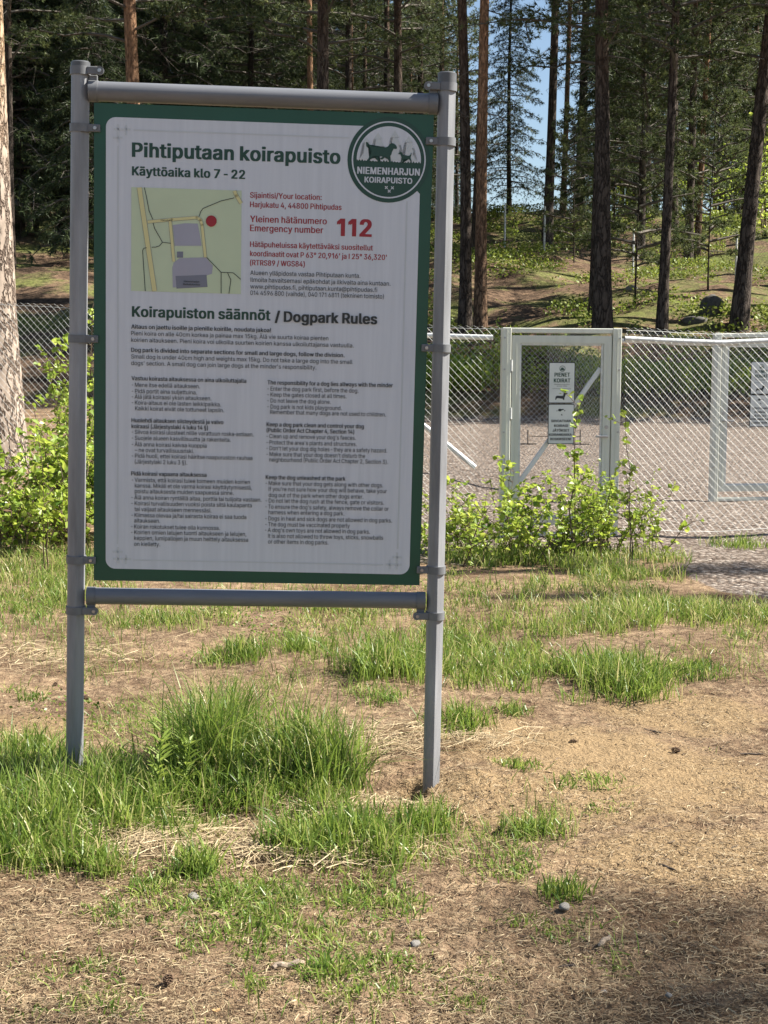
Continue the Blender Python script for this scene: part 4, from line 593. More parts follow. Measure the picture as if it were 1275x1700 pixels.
    'n': (410, [[114,227,114,0,53,0,53,379,112,379,112,287,102,287,116,319,132,344,152,362,175,374,200,382,227,384,252,383,275,377,295,369,313,356,328,340,341,321,350,298,355,271,357,240,357,0,296,0,296,235,293,263,286,286,273,304,256,318,235,326,210,329,192,328,176,324,161,317,147,308,136,297,126,283,119,266,115,248]]),
    'o': (415, [[207,-8,174,-5,144,3,117,16,93,35,72,58,56,85,44,116,37,150,34,187,37,225,44,260,56,291,72,318,93,341,117,360,144,374,174,382,207,384,241,382,271,374,299,360,323,341,343,318,359,291,371,260,379,225,381,187,379,150,371,116,359,85,343,58,323,35,299,16,271,3,241,-5],[207,46,231,49,252,55,270,66,285,80,298,97,307,117,314,139,318,163,319,187,318,212,314,236,307,258,298,278,285,296,270,310,252,321,231,328,207,330,184,328,163,321,145,310,130,296,118,278,108,258,102,236,98,212,96,187,98,163,102,139,108,117,118,97,130,80,145,66,163,55,184,49]]),
    'p': (424, [[53,-143,53,379,112,379,112,319,118,319,137,346,147,355,158,364,171,373,188,379,207,383,229,384,259,382,287,374,313,361,335,342,354,320,370,293,381,261,388,227,390,189,388,151,381,116,370,84,355,57,336,34,313,16,288,3,260,-6,229,-8,208,-7,189,-3,173,4,159,12,147,21,138,31,118,59,114,59,114,-143],[220,47,242,49,262,55,279,66,294,80,306,97,316,117,323,139,327,163,328,189,327,215,323,239,316,261,307,281,295,298,280,311,262,322,243,328,220,330,198,328,178,322,161,312,147,299,134,282,125,263,118,241,114,216,113,189,114,162,118,138,125,115,135,95,147,78,162,65,179,55,198,49]]),
    'r': (259, [[53,0,53,379,112,379,112,321,115,321,124,339,137,354,152,367,171,377,191,383,213,385,229,384,243,384,243,322,230,324,207,326,190,324,174,321,159,315,146,306,135,296,126,284,119,269,115,254,114,237,114,0]]),
    's': (365, [[182,-8,157,-7,133,-3,112,3,93,12,76,24,62,38,50,54,41,73,36,94,94,107,101,87,111,72,124,60,141,52,160,47,181,45,206,47,227,53,244,62,258,74,265,88,268,103,266,115,262,126,254,136,243,144,229,150,212,155,149,170,118,180,92,192,72,208,58,227,50,249,47,274,49,295,55,314,65,332,79,347,95,360,115,370,137,378,161,383,187,384,212,383,234,379,254,372,271,363,286,352,299,339,309,324,318,308,324,290,268,277,262,291,254,304,243,316,228,325,210,331,187,333,166,331,147,326,131,317,119,305,111,292,109,277,110,264,115,253,124,243,136,235,152,229,172,223,229,209,261,200,287,187,306,171,320,153,328,131,331,107,329,85,323,65,312,47,298,31,281,18,260,6,236,-2,210,-7]]),
    't': (227, [[204,379,204,327,6,327,6,379],[65,471,126,471,126,98,127,83,130,70,136,61,144,55,156,51,170,50,185,51,202,54,213,2,192,-3,168,-4,138,-1,113,7,92,21,77,41,68,64,65,93]]),
    'u': (410, [[182,-5,158,-3,135,2,115,11,97,23,82,39,69,59,60,82,54,109,53,139,53,379,114,379,114,144,116,117,124,94,137,75,154,61,175,53,200,50,218,51,234,55,249,62,263,71,274,83,283,97,290,113,295,132,296,153,296,379,357,379,357,0,298,0,298,92,307,92,294,60,277,35,257,17,234,5,209,-3]]),
    'v': (389, [[163,0,17,379,84,379,165,155,187,87,206,21,184,21,203,87,224,155,305,379,371,379,226,0]]),
    'w': (567, [[138,0,23,379,87,379,133,214,154,137,175,41,165,41,186,135,206,214,252,379,316,379,362,214,382,136,402,41,391,41,413,135,434,214,480,379,545,379,429,0,368,0,319,172,305,225,291,280,277,338,291,338,277,280,263,225,248,172,199,0]]),
    'x': (379, [[21,0,152,192,29,379,100,379,190,243,282,379,352,379,228,192,358,0,287,0,190,142,91,0]]),
    'y': (389, [[47,-139,61,-86,71,-87,104,-89,113,-86,122,-81,130,-74,138,-64,145,-51,151,-36,163,-1,17,379,84,379,165,155,187,87,206,21,184,21,202,87,224,155,305,379,371,379,204,-58,196,-77,187,-93,177,-107,165,-119,153,-128,139,-136,125,-141,109,-144,91,-145,65,-143]]),
    'z': (380, [[42,0,42,46,254,320,254,323,48,323,48,379,333,379,333,331,126,60,126,56,339,56,339,0]]),
    '§': (395, [[191,-103,166,-102,144,-97,124,-90,107,-81,92,-68,79,-53,69,-36,61,-17,55,4,111,17,117,-2,126,-19,137,-32,151,-42,169,-49,192,-51,212,-49,229,-44,243,-37,254,-26,261,-12,263,4,262,16,259,26,254,36,234,57,210,72,113,128,99,138,87,148,75,159,65,171,56,183,49,196,44,210,41,223,40,237,41,251,45,264,50,277,57,289,66,300,76,310,89,317,102,322,117,324,118,326,105,339,93,352,84,364,78,378,74,394,73,411,77,441,89,466,108,487,134,503,164,512,199,516,234,512,263,503,286,487,305,466,320,439,330,407,278,395,270,415,261,432,251,445,239,455,222,461,201,463,181,461,164,456,150,448,140,437,134,424,132,409,133,397,136,387,140,378,161,356,186,340,282,283,296,274,309,264,321,252,331,241,339,228,346,215,351,202,353,189,354,176,353,162,350,149,344,136,337,124,328,113,317,104,305,97,292,92,278,89,277,87,303,62,318,34,323,2,321,-19,316,-37,306,-54,294,-68,278,-81,260,-90,239,-97,216,-102],[235,119,261,118,271,122,280,128,288,136,295,146,298,158,300,172,294,198,279,221,253,240,156,296,130,297,121,293,113,287,105,278,100,268,96,256,95,242,100,216,116,193,143,173]]),
    '°': (316, [[158,283,138,285,119,290,101,298,84,310,70,324,59,340,50,358,45,377,43,397,45,418,50,437,59,455,70,472,84,486,101,497,119,506,138,511,158,513,179,511,198,506,216,497,232,486,246,472,257,455,266,437,271,418,273,397,271,377,266,358,257,340,246,324,232,310,216,298,198,290,179,285],[158,334,190,343,213,366,218,376,221,386,222,397,221,409,218,420,213,430,190,453,180,458,170,461,158,462,147,461,136,458,126,453,103,430,98,420,96,409,95,397,103,366,126,343,136,338,147,335]]),
    'Ä': (480, [[16,0,201,509,276,509,463,0,395,0,287,302,264,372,232,478,245,478,213,371,191,302,85,0],[110,142,110,199,370,199,370,142],[312,572,301,574,292,577,283,584,276,592,272,602,271,612,272,623,276,633,283,641,292,648,301,651,312,653,322,651,332,648,340,641,347,633,351,623,352,612,351,602,347,592,340,584,332,577,322,574],[168,572,157,574,148,577,139,584,133,592,129,602,127,612,129,623,133,633,139,641,148,648,157,651,168,653,179,651,188,648,196,641,203,633,207,623,208,612,207,602,203,592,196,584,188,577,179,574]]),
    'Ö': (533, [[267,-7,225,-3,186,7,150,25,119,49,92,79,70,115,53,157,44,203,40,254,44,305,53,352,70,393,92,429,119,459,150,484,186,501,225,512,267,516,309,512,348,501,384,484,415,459,442,429,464,393,480,352,490,305,493,254,490,203,480,157,464,115,442,79,415,49,384,25,348,7,309,-3],[267,53,296,55,324,63,349,76,372,94,392,116,408,144,420,176,428,213,430,254,428,295,420,332,408,365,392,392,372,415,349,433,324,446,296,453,267,456,237,453,210,445,184,433,161,415,142,392,125,364,113,332,106,295,103,254,106,213,113,176,125,144,142,117,161,94,184,76,210,63,237,55],[339,572,328,574,319,577,310,584,304,592,300,602,298,612,300,623,304,633,310,641,319,648,328,651,339,653,350,651,359,648,368,641,374,633,378,623,379,612,378,602,374,592,368,584,359,577,350,574],[195,572,185,574,175,577,167,584,160,592,156,602,155,612,156,623,160,633,167,641,175,648,185,651,195,653,206,651,215,648,224,641,230,633,234,623,236,612,234,602,230,592,224,584,215,577,206,574]]),
    'ä': (389, [[160,-9,137,-7,115,-3,94,5,76,15,60,29,48,45,38,63,32,84,30,108,32,128,36,146,43,161,53,174,64,184,78,193,92,200,108,206,125,211,178,220,234,227,265,235,276,255,276,257,275,272,272,285,267,297,260,307,251,315,240,322,227,327,212,330,196,331,178,330,163,327,149,322,118,301,100,274,41,291,51,313,64,331,79,346,95,358,114,368,133,375,153,380,173,383,194,384,239,379,255,375,271,369,286,360,300,350,312,336,322,320,330,301,335,278,337,251,337,0,277,0,277,52,272,52,252,25,242,16,229,8,215,1,199,-4,181,-7],[170,45,192,47,211,51,228,59,242,68,254,80,263,93,270,108,274,122,276,138,276,190,259,182,231,176,200,171,175,168,134,159,122,153,112,147,103,139,97,130,93,118,92,105,93,93,96,82,102,72,109,64,119,57,130,52,142,48,156,46],[261,443,251,444,241,448,233,455,226,463,222,472,221,483,222,494,226,503,233,512,241,518,251,522,261,523,272,522,281,518,290,512,296,503,300,494,301,483,300,472,296,463,290,455,281,448,272,444],[117,443,107,444,97,448,89,455,82,463,78,472,77,483,78,494,82,503,89,512,97,518,107,522,117,523,128,522,138,518,146,512,152,503,156,494,158,483,156,472,152,463,146,455,138,448,128,444]]),
    'ö': (415, [[207,-8,174,-5,144,3,117,16,93,35,72,58,56,85,44,116,37,150,34,187,37,225,44,260,56,291,72,318,93,341,117,360,144,374,174,382,207,384,241,382,271,374,299,360,323,341,343,318,359,291,371,260,379,225,381,187,379,150,371,116,359,85,343,58,323,35,299,16,271,3,241,-5],[207,46,231,49,252,55,270,66,285,80,298,97,307,117,314,139,318,163,319,187,318,212,314,236,307,258,298,278,285,296,270,310,252,321,231,328,207,330,184,328,163,321,145,310,130,296,118,278,108,258,102,236,98,212,96,187,98,163,102,139,108,117,118,97,130,80,145,66,163,55,184,49],[279,443,269,444,259,448,251,455,244,463,240,472,239,483,240,494,244,503,251,512,259,518,269,522,279,523,290,522,299,518,308,512,314,503,318,494,320,483,318,472,314,463,308,455,299,448,290,444],[136,443,125,444,115,448,107,455,100,463,96,472,95,483,96,494,100,503,107,512,115,518,125,522,136,523,146,522,156,518,164,512,171,503,175,494,176,483,175,472,171,463,164,455,156,448,146,444]]),
    '–': (350, [[350,244,350,188,0,188,0,244]]),
    '’': (177, [[52,318,82,509,151,509,98,318]]),
}


BO = (-0.93073, 4.59330, CAM_Z - 0.70013)
board = empty('information_board', BO, (0.0319656, 0.0201196, 0.0626041))
tag(board, 'tall green and white dog park rules board held between two grey posts', 'notice board')
BW, BH = 1.05, 1.4917
def lerp_u(side, v):
    (u0, v0), (u1, v1) = ((-.0417, 1.5534), (-.0615, -.4713)) if side < 0 else ((1.0886, 1.5493), (1.1091, -.6454))
    return u0 + (u1 - u0) * (v - v0) / (v1 - v0)
PR = .0278
YP = .007          # post axis lies a little behind the front of the panel
def make_post(side, vtop, vbot, board_clamps, bar_clamps):
    p0 = (lerp_u(side, vbot - .35), YP, vbot - .35); p1 = (lerp_u(side, vtop), YP, vtop)
    # round tube; flat added along its front right for a crisp sunlit strip
    n = 48; prof = []
    for i in range(n):
        a = 2 * math.pi * i / n
        t = abs((math.degrees(a) - 315 + 180) % 360 - 180)      # 315 degrees = front right
        r = PR * (math.cos(math.radians(36)) / math.cos(math.radians(t)) if t < 36 else 1.0)
        prof.append((r * math.cos(a), r * math.sin(a)))
    prof = np.array(prof)
    ends = [np.column_stack([prof[:, 0] + p[0], prof[:, 1] + p[1], np.full(n, p[2])]) for p in (p0, p1)]
    kk = np.arange(n)
    post = npmesh('post', np.concatenate(ends), [np.stack([kk, (kk + 1) % n, (kk + 1) % n + n, kk + n], -1), kk[None, ::-1], kk[None] + n], M['post'], board)
    c = MB(); d = (Vector(p1) - Vector(p0)).normalized()
    c.cyl(Vector(p1) - d * .028, Vector(p1) + d * .004, PR + .0016, seg=36)
    c.cyl(Vector(p1) + d * .004, Vector(p1) + d * .008, PR + .0016, PR - .003, seg=36)
    c.build('cap', M['cap'], post)
    for v, kind in [(v, 'panel') for v in board_clamps] + [(v, 'bar') for v in bar_clamps]:
        u = lerp_u(side, v)
        k = MB(); hw = .0125
        k.cyl((u, YP, v - hw), (u, YP, v + hw), PR + .0038, seg=36)
        s = -side
        yf = YP - .020 if kind == 'bar' else -.0065
        x1 = PR + (.030 if kind == 'panel' else .032)
        if kind == 'panel':
            k.box((u + s * (PR + x1) / 2, yf, v), (x1 - PR + .012, .007, .0235), bevel=.002)
        else:
            k.box((u + s * (PR + x1) / 2, yf, v), (x1 - PR + .012, .009, .0235), bevel=.002)
            k.cyl((u + s * (x1 + .001), yf - .0047, v), (u + s * (x1 + .001), yf + .0047, v), .0128, seg=20)
        ko = k.build('clamp', M['clamp'], post)
        b = MB(); xb = u + s * (x1 - .010 if kind == 'panel' else x1)
        b.cyl((xb, yf - .0045, v), (xb, yf - .0085, v), .0062, .0052, seg=12)
        b.cyl((xb, yf - .0084, v), (xb, yf - .0091, v), .0026, seg=6)
        b.build('bolt', M['bolt'], post)
    return post
make_post(-1, 1.606, -.645, (1.4146, .770, .0669), (1.5853, -.0981))
make_post(1, 1.615, -.672, (1.4113, .7693, .0526), (1.5776, -.0992))
for v0, v1, r, ul, ur, capr in ((1.5267, 1.5271, .0300, -.0155, 1.0600, .0325), (-.0515, -.0513, .0270, -.0225, 1.0700, .0292)):
    rail = MB().cyl((ul + .02, YP, v0), (ur - .02, YP, v1), r, seg=36).build('rail', M['rail'], board)
    for ua, ub in ((ul, ul + .028), (ur - .028, ur)):
        e = MB(); e.cyl((ua, YP, v0), (ub, YP, v0), capr, seg=32)
        um = (ua + ub) / 2
        vs = v0 + (capr + .008) * (1 if v0 > 1 else -1)
        e.box((um, YP - .006, (v0 + vs) / 2), (.026, .010, abs(vs - v0) + .012), bevel=.002)
        e.build('end_cap', M['clamp'], rail)
pm = MB().box((BW / 2, .0015, BH / 2), (BW, .003, BH), bevel=.0006)
panel = pm.build('panel', M['green'], board)
def shapes(name, keys, mat, y, parent, only=None):
    m = MB()
    for k in keys:
        for pl in (SHAPES[k] if only is None else SHAPES[k][only:only + 1]): m.sheet(pl, y)
    bmesh.ops.triangulate(m.bm, faces=m.bm.faces)
    o = m.build(name, mat, parent, smooth=0)
    # all printed faces look out of the front
    me = o.data
    bm = bmesh.new(); bm.from_mesh(me)
    bm.faces.ensure_lookup_table(); bm.normal_update()
    bmesh.ops.reverse_faces(bm, faces=[f for f in bm.faces if f.normal.y > 0])
    bm.to_mesh(me); bm.free()
    return o
field = shapes('white_field', ['white'], M['white'], -.0008, panel)
shapes('corner_ornament', ['orn'], M['orn'], -.0016, panel)
em = shapes('emblem', ['disc'], M['dark_green'], -.0016, panel)
shapes('emblem_ring', ['ring'], M['white'], -.0024, panel)
shapes('emblem_sky', ['dome'], M['white'], -.0024, panel)
for i in range(4): shapes('emblem_fir', ['fir'], M['fir'], -.0030 - .0001 * i, panel, i)
for i in range(2): shapes('emblem_dog', ['dog'], M['dark_green'], -.0040, panel, i)
shapes('emblem_cross', ['xs'], M['white'], -.0024, panel)
shapes('map', ['map'], M['map'], -.0016, panel)
for i in range(2): shapes('map_area', ['grey'], M['grey_map'], -.0022, panel, i)
for i in range(2): shapes('map_building', ['roof'], M['roof_map'], -.0026, panel, i)
shapes('map_road_edge', ['edge'], M['roof_map'], -.0030, panel)
shapes('map_road', ['road'], M['road'], -.0034, panel)
shapes('map_path', ['path'], M['black'], -.0038, panel)
shapes('map_marker', ['dot'], M['red'], -.0042, panel)

from mathutils.geometry import tessellate_polygon
GCACHE = {}
def glyph(ch, wt):
    """outline (clockwise ink, counter clockwise holes) cut into triangles; capitals are .509 high"""
    if (ch, wt) in GCACHE: return GCACHE[ch, wt]
    off = .002
    loops = []
    for pts in GLYPHS[ch][1]:
        P = np.array(pts, float).reshape(-1, 2) / 1000
        keep = [P[0]]
        for q in P[1:]:                      # very short edges would fold over when thickened
            if np.linalg.norm(q - keep[-1]) > .009: keep.append(q)
        if np.linalg.norm(keep[0] - keep[-1]) < .009: keep.pop()
        P = np.array(keep)
        d = unit(np.roll(P, -1, 0) - P); n2 = np.stack([-d[:, 1], d[:, 0]], -1); n1 = np.roll(n2, 1, 0)
        m = (n1 + n2) / np.maximum(.35, 1 + (n1 * n2).sum(1))[:, None]
        area = .5 * np.sum(P[:, 0] * np.roll(P[:, 1], -1) - P[:, 1] * np.roll(P[:, 0], -1))
        loops.append((P + m * off, area))
    def inside(p, Q):
        r = False
        for a, b2 in zip(Q, np.roll(Q, -1, 0)):
            if (a[1] > p[1]) != (b2[1] > p[1]) and p[0] < (b2[0] - a[0]) * (p[1] - a[1]) / (b2[1] - a[1]) + a[0]: r = not r
        return r
    Vs, Ts, k = [], [], 0
    for Q, a in loops:
        if a > 0: continue
        polys = [Q] + [h for h, ah in loops if ah > 0 and inside(h[0], Q)]
        t = tessellate_polygon([[Vector((p[0], p[1], 0)) for p in pl] for pl in polys])
        Vs += polys; Ts.append(np.array(t, dtype=np.int32) + k); k += sum(len(p) for p in polys)
    GCACHE[ch, wt] = (np.concatenate(Vs), np.concatenate(Ts))
    return GCACHE[ch, wt]
BOLD = ([(0, 0)], [(-.018, 0), (.018, 0)], [(-.032, -.010), (.032, .010), (-.032, .010), (.032, -.010), (0, 0)])
def text_arrays(s, wt):
    x, Vs, Ts, k = 0.0, [], [], 0
    for ch in s:
        if ch == ' ': x += .165; continue
        V, T = glyph(ch, 0)
        for i, (dx, dz) in enumerate(BOLD[wt]):      # bold: the same print laid over itself, a hair apart
            Vs.append(np.column_stack([V[:, 0] + x + dx, V[:, 1] + dz, np.full(len(V), i * .00006)])); Ts.append(T + k); k += len(V)
        x += GLYPHS[ch][0] / 1000 + (.0, .016, .028)[wt]
    return np.concatenate(Vs), np.concatenate(Ts)
def lettering(name, lines, mat, y, parent):
    """lines: (u, v, width, capital height, weight, text) on the plane y"""
    Vs, Ts, off = [], [], 0
    for u, v, w, cap, wt, s in lines:
        V, T = text_arrays(s, wt)
        x0, x1 = V[:, 0].min(), V[:, 0].max()
        X = u + (V[:, 0] - x0) * (w / (x1 - x0)); Z = v + V[:, 1] * (cap / .515)
        Vs.append(np.stack([X, y - V[:, 2], Z], -1)); Ts.append(T + off); off += len(V)
    return npmesh(name, np.concatenate(Vs), [np.concatenate(Ts)], mat, parent)
for nm, key, mat, y in (('green_lettering', 'G', M['dark_green'], -.0016), ('red_lettering', 'R', M['red'], -.0016), ('black_lettering', 'K', M['black'], -.0046), ('emblem_lettering', 'E', M['white'], -.0024)):
    lettering(nm, [(u, v, w, c, wt, s) for u, v, w, c, wt, k, s in TEXT if k == key], mat, y, panel)

# ------------------------------------------------------------------ chain link fences and gates
def chain_link(s0, s1, z0, z1, cell=.056, wr=.0015, zfun=None, sides=3):
    """woven wire in the x,z plane, x from s0 to s1; returns V, faces"""
    dz = cell * .5
    n = int((s1 - s0) / (cell / 2)); kz = int((z1 - z0) / dz) + 1
    Vs, Fs, off = [], [], 0
    k = np.arange(kz + 1)
    ang = np.linspace(0, 2 * np.pi, sides, endpoint=False)
    zk = z0 + k * dz
    zk = np.minimum(zk, z1 + .012)
    for i in range(n):
        x = s0 + (i + ((k + i) % 2)) * cell / 2
        yy = np.where((k + i) % 2 == 0, wr, -wr)
        base = zfun(x) if zfun else 0
        P = np.stack([x, yy, zk + base], -1)
        ring = P[:, None, :] + wr * np.stack([np.cos(ang), np.sin(ang), np.zeros(sides)], -1)[None]
        idx = np.arange(len(P) * sides).reshape(-1, sides) + off
        nx = np.roll(idx, -1, 1)
        Fs.append(np.stack([idx[:-1], nx[:-1], nx[1:], idx[1:]], -1).reshape(-1, 4))
        Vs.append(ring.reshape(-1, 3)); off += len(P) * sides
    return np.concatenate(Vs), [np.concatenate(Fs)]

def fence(name, A, B, H, label, posts, mat_wire, mat_post, cell=.056, wr=.0015, rail=None, post_r=.022, braces=(), top=.055, group=None, wires=()):
    A = np.array(A, float); B = np.array(B, float)
    L = math.hypot(B[0] - A[0], B[1] - A[1]); yaw = math.atan2(B[1] - A[1], B[0] - A[0])
    root = empty(name, (A[0], A[1], float(ground(A[0], A[1]))), (0, 0, yaw))
    tag(root, label, 'fence', group)
    def zf(s):
        return ground(A[0] + np.asarray(s) * math.cos(yaw), A[1] + np.asarray(s) * math.sin(yaw)) - float(ground(A[0], A[1]))
    V, Fc = chain_link(0, L, .03, H, cell, wr, zf)
    npmesh('wire_mesh', V, Fc, mat_wire, root)
    for s in posts:
        z = float(zf(s))
        MB().cyl((s, .035, z - .2), (s, .035, z + H - top + .01), post_r, seg=16).cyl((s, .035, z + H - top + .01), (s, .035, z + H - top + .018), post_r, post_r * .5, seg=16).build('post', mat_post, root)
    if rail:
        ss = np.linspace(rail[0], rail[1], 14)
        V, Fc = tubes([(np.stack([ss, np.full(14, .034), zf(ss) + H - top - .02], -1), np.full(14, .021))], 12)
        npmesh('rail', V, Fc, mat_post, root, smooth=True)
    for h in wires:
        ss = np.linspace(0, L, 30)
        V, Fc = tubes([(np.stack([ss, np.full(30, -.004), zf(ss) + h], -1), np.full(30, .0018))], 4)
        npmesh('tension_wire', V, Fc, mat_wire, root)
    for s0, z0, s1, z1 in braces:
        MB().cyl((s0, .03, z0), (s1, .03, z1), .021, seg=14).build('brace', mat_post, root)
    return root

GYAW = math.radians(7)   # the gates turn their fronts a little towards the sun
GY1 = 11.56
g1l = on_ground(833, GY1); g1r = on_ground(1036, GY1)
GW = g1r[0] - g1l[0]
fr = fence('chain_link_fence', (g1r[0] + .015, GY1 + .02), (6.4, GY1 + .75), 1.665, 'bright galvanised chain link fence running from the near gate to the right edge', [2.3, 4.0], M['wire'], M['galv'], rail=(0, 5.3), wr=.0013, cell=.064, wires=(1.655, .06))
fl = fence('chain_link_fence', (-5.2, GY1 + 1.1), (g1l[0] - .01, GY1 + .02), 1.68, 'galvanised chain link fence behind the rules board, left of the near gate', [2.9, 5.15], M['wire'], M['galv'], rail=(2.9, 6.15), wr=.0013, cell=.060, braces=[(4.72, 1.36, 6.02, .33)], wires=(1.67, .06))
GY2 = 14.55
g2l = on_ground(1185, GY2)
fm = fence('chain_link_fence', (g1r[0] + .06, 17.6), (g2l[0], GY2 + .1), 1.66, 'second chain link fence seen through the first, ending at the far gate post', [], M['wire'], M['galv'], cell=.06, wr=.0011, rail=(.1, 3.6))

def gate(label, P, W, H, hinge_left, brace=True):
    root = empty('gate', (P[0], P[1], P[2]), (0, 0, GYAW))
    tag(root, label, 'gate', 'aluminium dog park gates')
    pw = .072
    for x, e in ((pw / 2, -1), (W - pw / 2, 1)):
        p = MB(); p.box((x, .02, H / 2 - .1), (pw, .08, H + .2), bevel=.004)
        p.box((x, -.0215, H / 2), (.008, .004, H - .02))
        po = p.build('frame_post', M['alu'], root)
        b = MB()
        for zb in (.35, .85, 1.35, H - .08): b.cyl((x + e * .018, -.021, zb), (x + e * .018, -.028, zb), .008, seg=8)
        b.build('bolt', M['bolt'], po)
    MB().box((W / 2, .02, H - .022), (W - 2 * pw - .002, .07, .040), bevel=.004).build('lintel', M['alu'], root)
    MB().box((W / 2, .02, .02), (W - 2 * pw - .002, .07, .035), bevel=.004).build('threshold', M['alu'], root)
    x0, x1, z0, z1 = pw + .008, W - pw - .008, .10, H - .060
    leaf = empty('leaf'); leaf.parent = root
    sw = .062
    f = MB()
    def mitred(pts): f.plate(pts, -.012, .038)
    mitred([(x0, z0), (x0 + sw, z0 + sw), (x0 + sw, z1 - sw), (x0, z1)])
    mitred([(x1, z0), (x1, z1), (x1 - sw, z1 - sw), (x1 - sw, z0 + sw)])
    mitred([(x0, z1 - .0008), (x0 + sw, z1 - sw - .0008), (x1 - sw, z1 - sw - .0008), (x1, z1 - .0008)])
    mitred([(x0, z0 + .0008), (x1, z0 + .0008), (x1 - sw, z0 + sw + .0008), (x0 + sw, z0 + sw + .0008)])
    f.box((x0 + sw * .55, -.0135, (z0 + z1) / 2), (.006, .003, z1 - z0 - 2 * sw)); f.box((x1 - sw * .55, -.0135, (z0 + z1) / 2), (.006, .003, z1 - z0 - 2 * sw))
    f.build('leaf_frame', M['alu'], leaf)
    g = MB(); i = .018
    for a, b2 in (((x0 + sw, z0 + sw), (x0 + sw + i, z1 - sw)), ((x1 - sw - i, z0 + sw), (x1 - sw, z1 - sw))):
        g.box(((a[0] + b2[0]) / 2, .012, (a[1] + b2[1]) / 2), (i - .002, .02, b2[1] - a[1]))
    for z in (z0 + sw + i / 2, z1 - sw - i / 2): g.box(((x0 + x1) / 2, .012, z), (x1 - x0 - 2 * sw - 2 * i - .004, .02, i - .002))
    g.build('mesh_frame', M['galv'], leaf)
    V, Fc = chain_link(x0 + sw + i, x1 - sw - i - .01, z0 + sw + i, z1 - sw - i - .012, .044, .0012)
    V[:, 1] += .008
    npmesh('wire_mesh', V, Fc, M['wire'], leaf)
    xa, xb = (x0 + sw + .012, x1 - sw - .012) if hinge_left else (x1 - sw - .012, x0 + sw + .012)
    if brace: MB().bar((xa, .045, .43), (xb, .045, 1.36), .022, .036, .003).build('brace', M['alu_white'], leaf)
    hx = x1 - sw / 2 if hinge_left else x0 + sw / 2
    l = MB(); l.cyl((hx, -.012, .89), (hx, -.018, .89), .015, seg=20); l.cyl((hx, -.017, .89), (hx, -.021, .89), .006, seg=12)
    l.build('lock', M['bolt'], leaf)
    h = MB(); s = -1 if hinge_left else 1
    h.cyl((hx, -.012, .815), (hx, -.05, .815), .009, seg=12); h.bar((hx - s * .004, -.05, .815), (hx + s * .10, -.05, .817), .012, .016, .003)
    h.build('handle', M['bolt'], leaf)
    hg = MB()
    for zz in (.4, 1.0, H - .3):
        xh = x0 - .004 if hinge_left else x1 + .004
        hg.cyl((xh, -.014, zz - .045), (xh, -.014, zz + .045), .009, seg=10)
    hg.build('hinge', M['galv'], leaf)
    return root, (x0 + x1) / 2
gate1, gc1 = gate('aluminium gate with white brace and dog signs, half behind the leafy bush', g1l, GW, 1.68, True)
gate2, gc2 = gate('aluminium gate farther back, cut by the right edge of the photo', g2l, .98, 1.69, False, False)

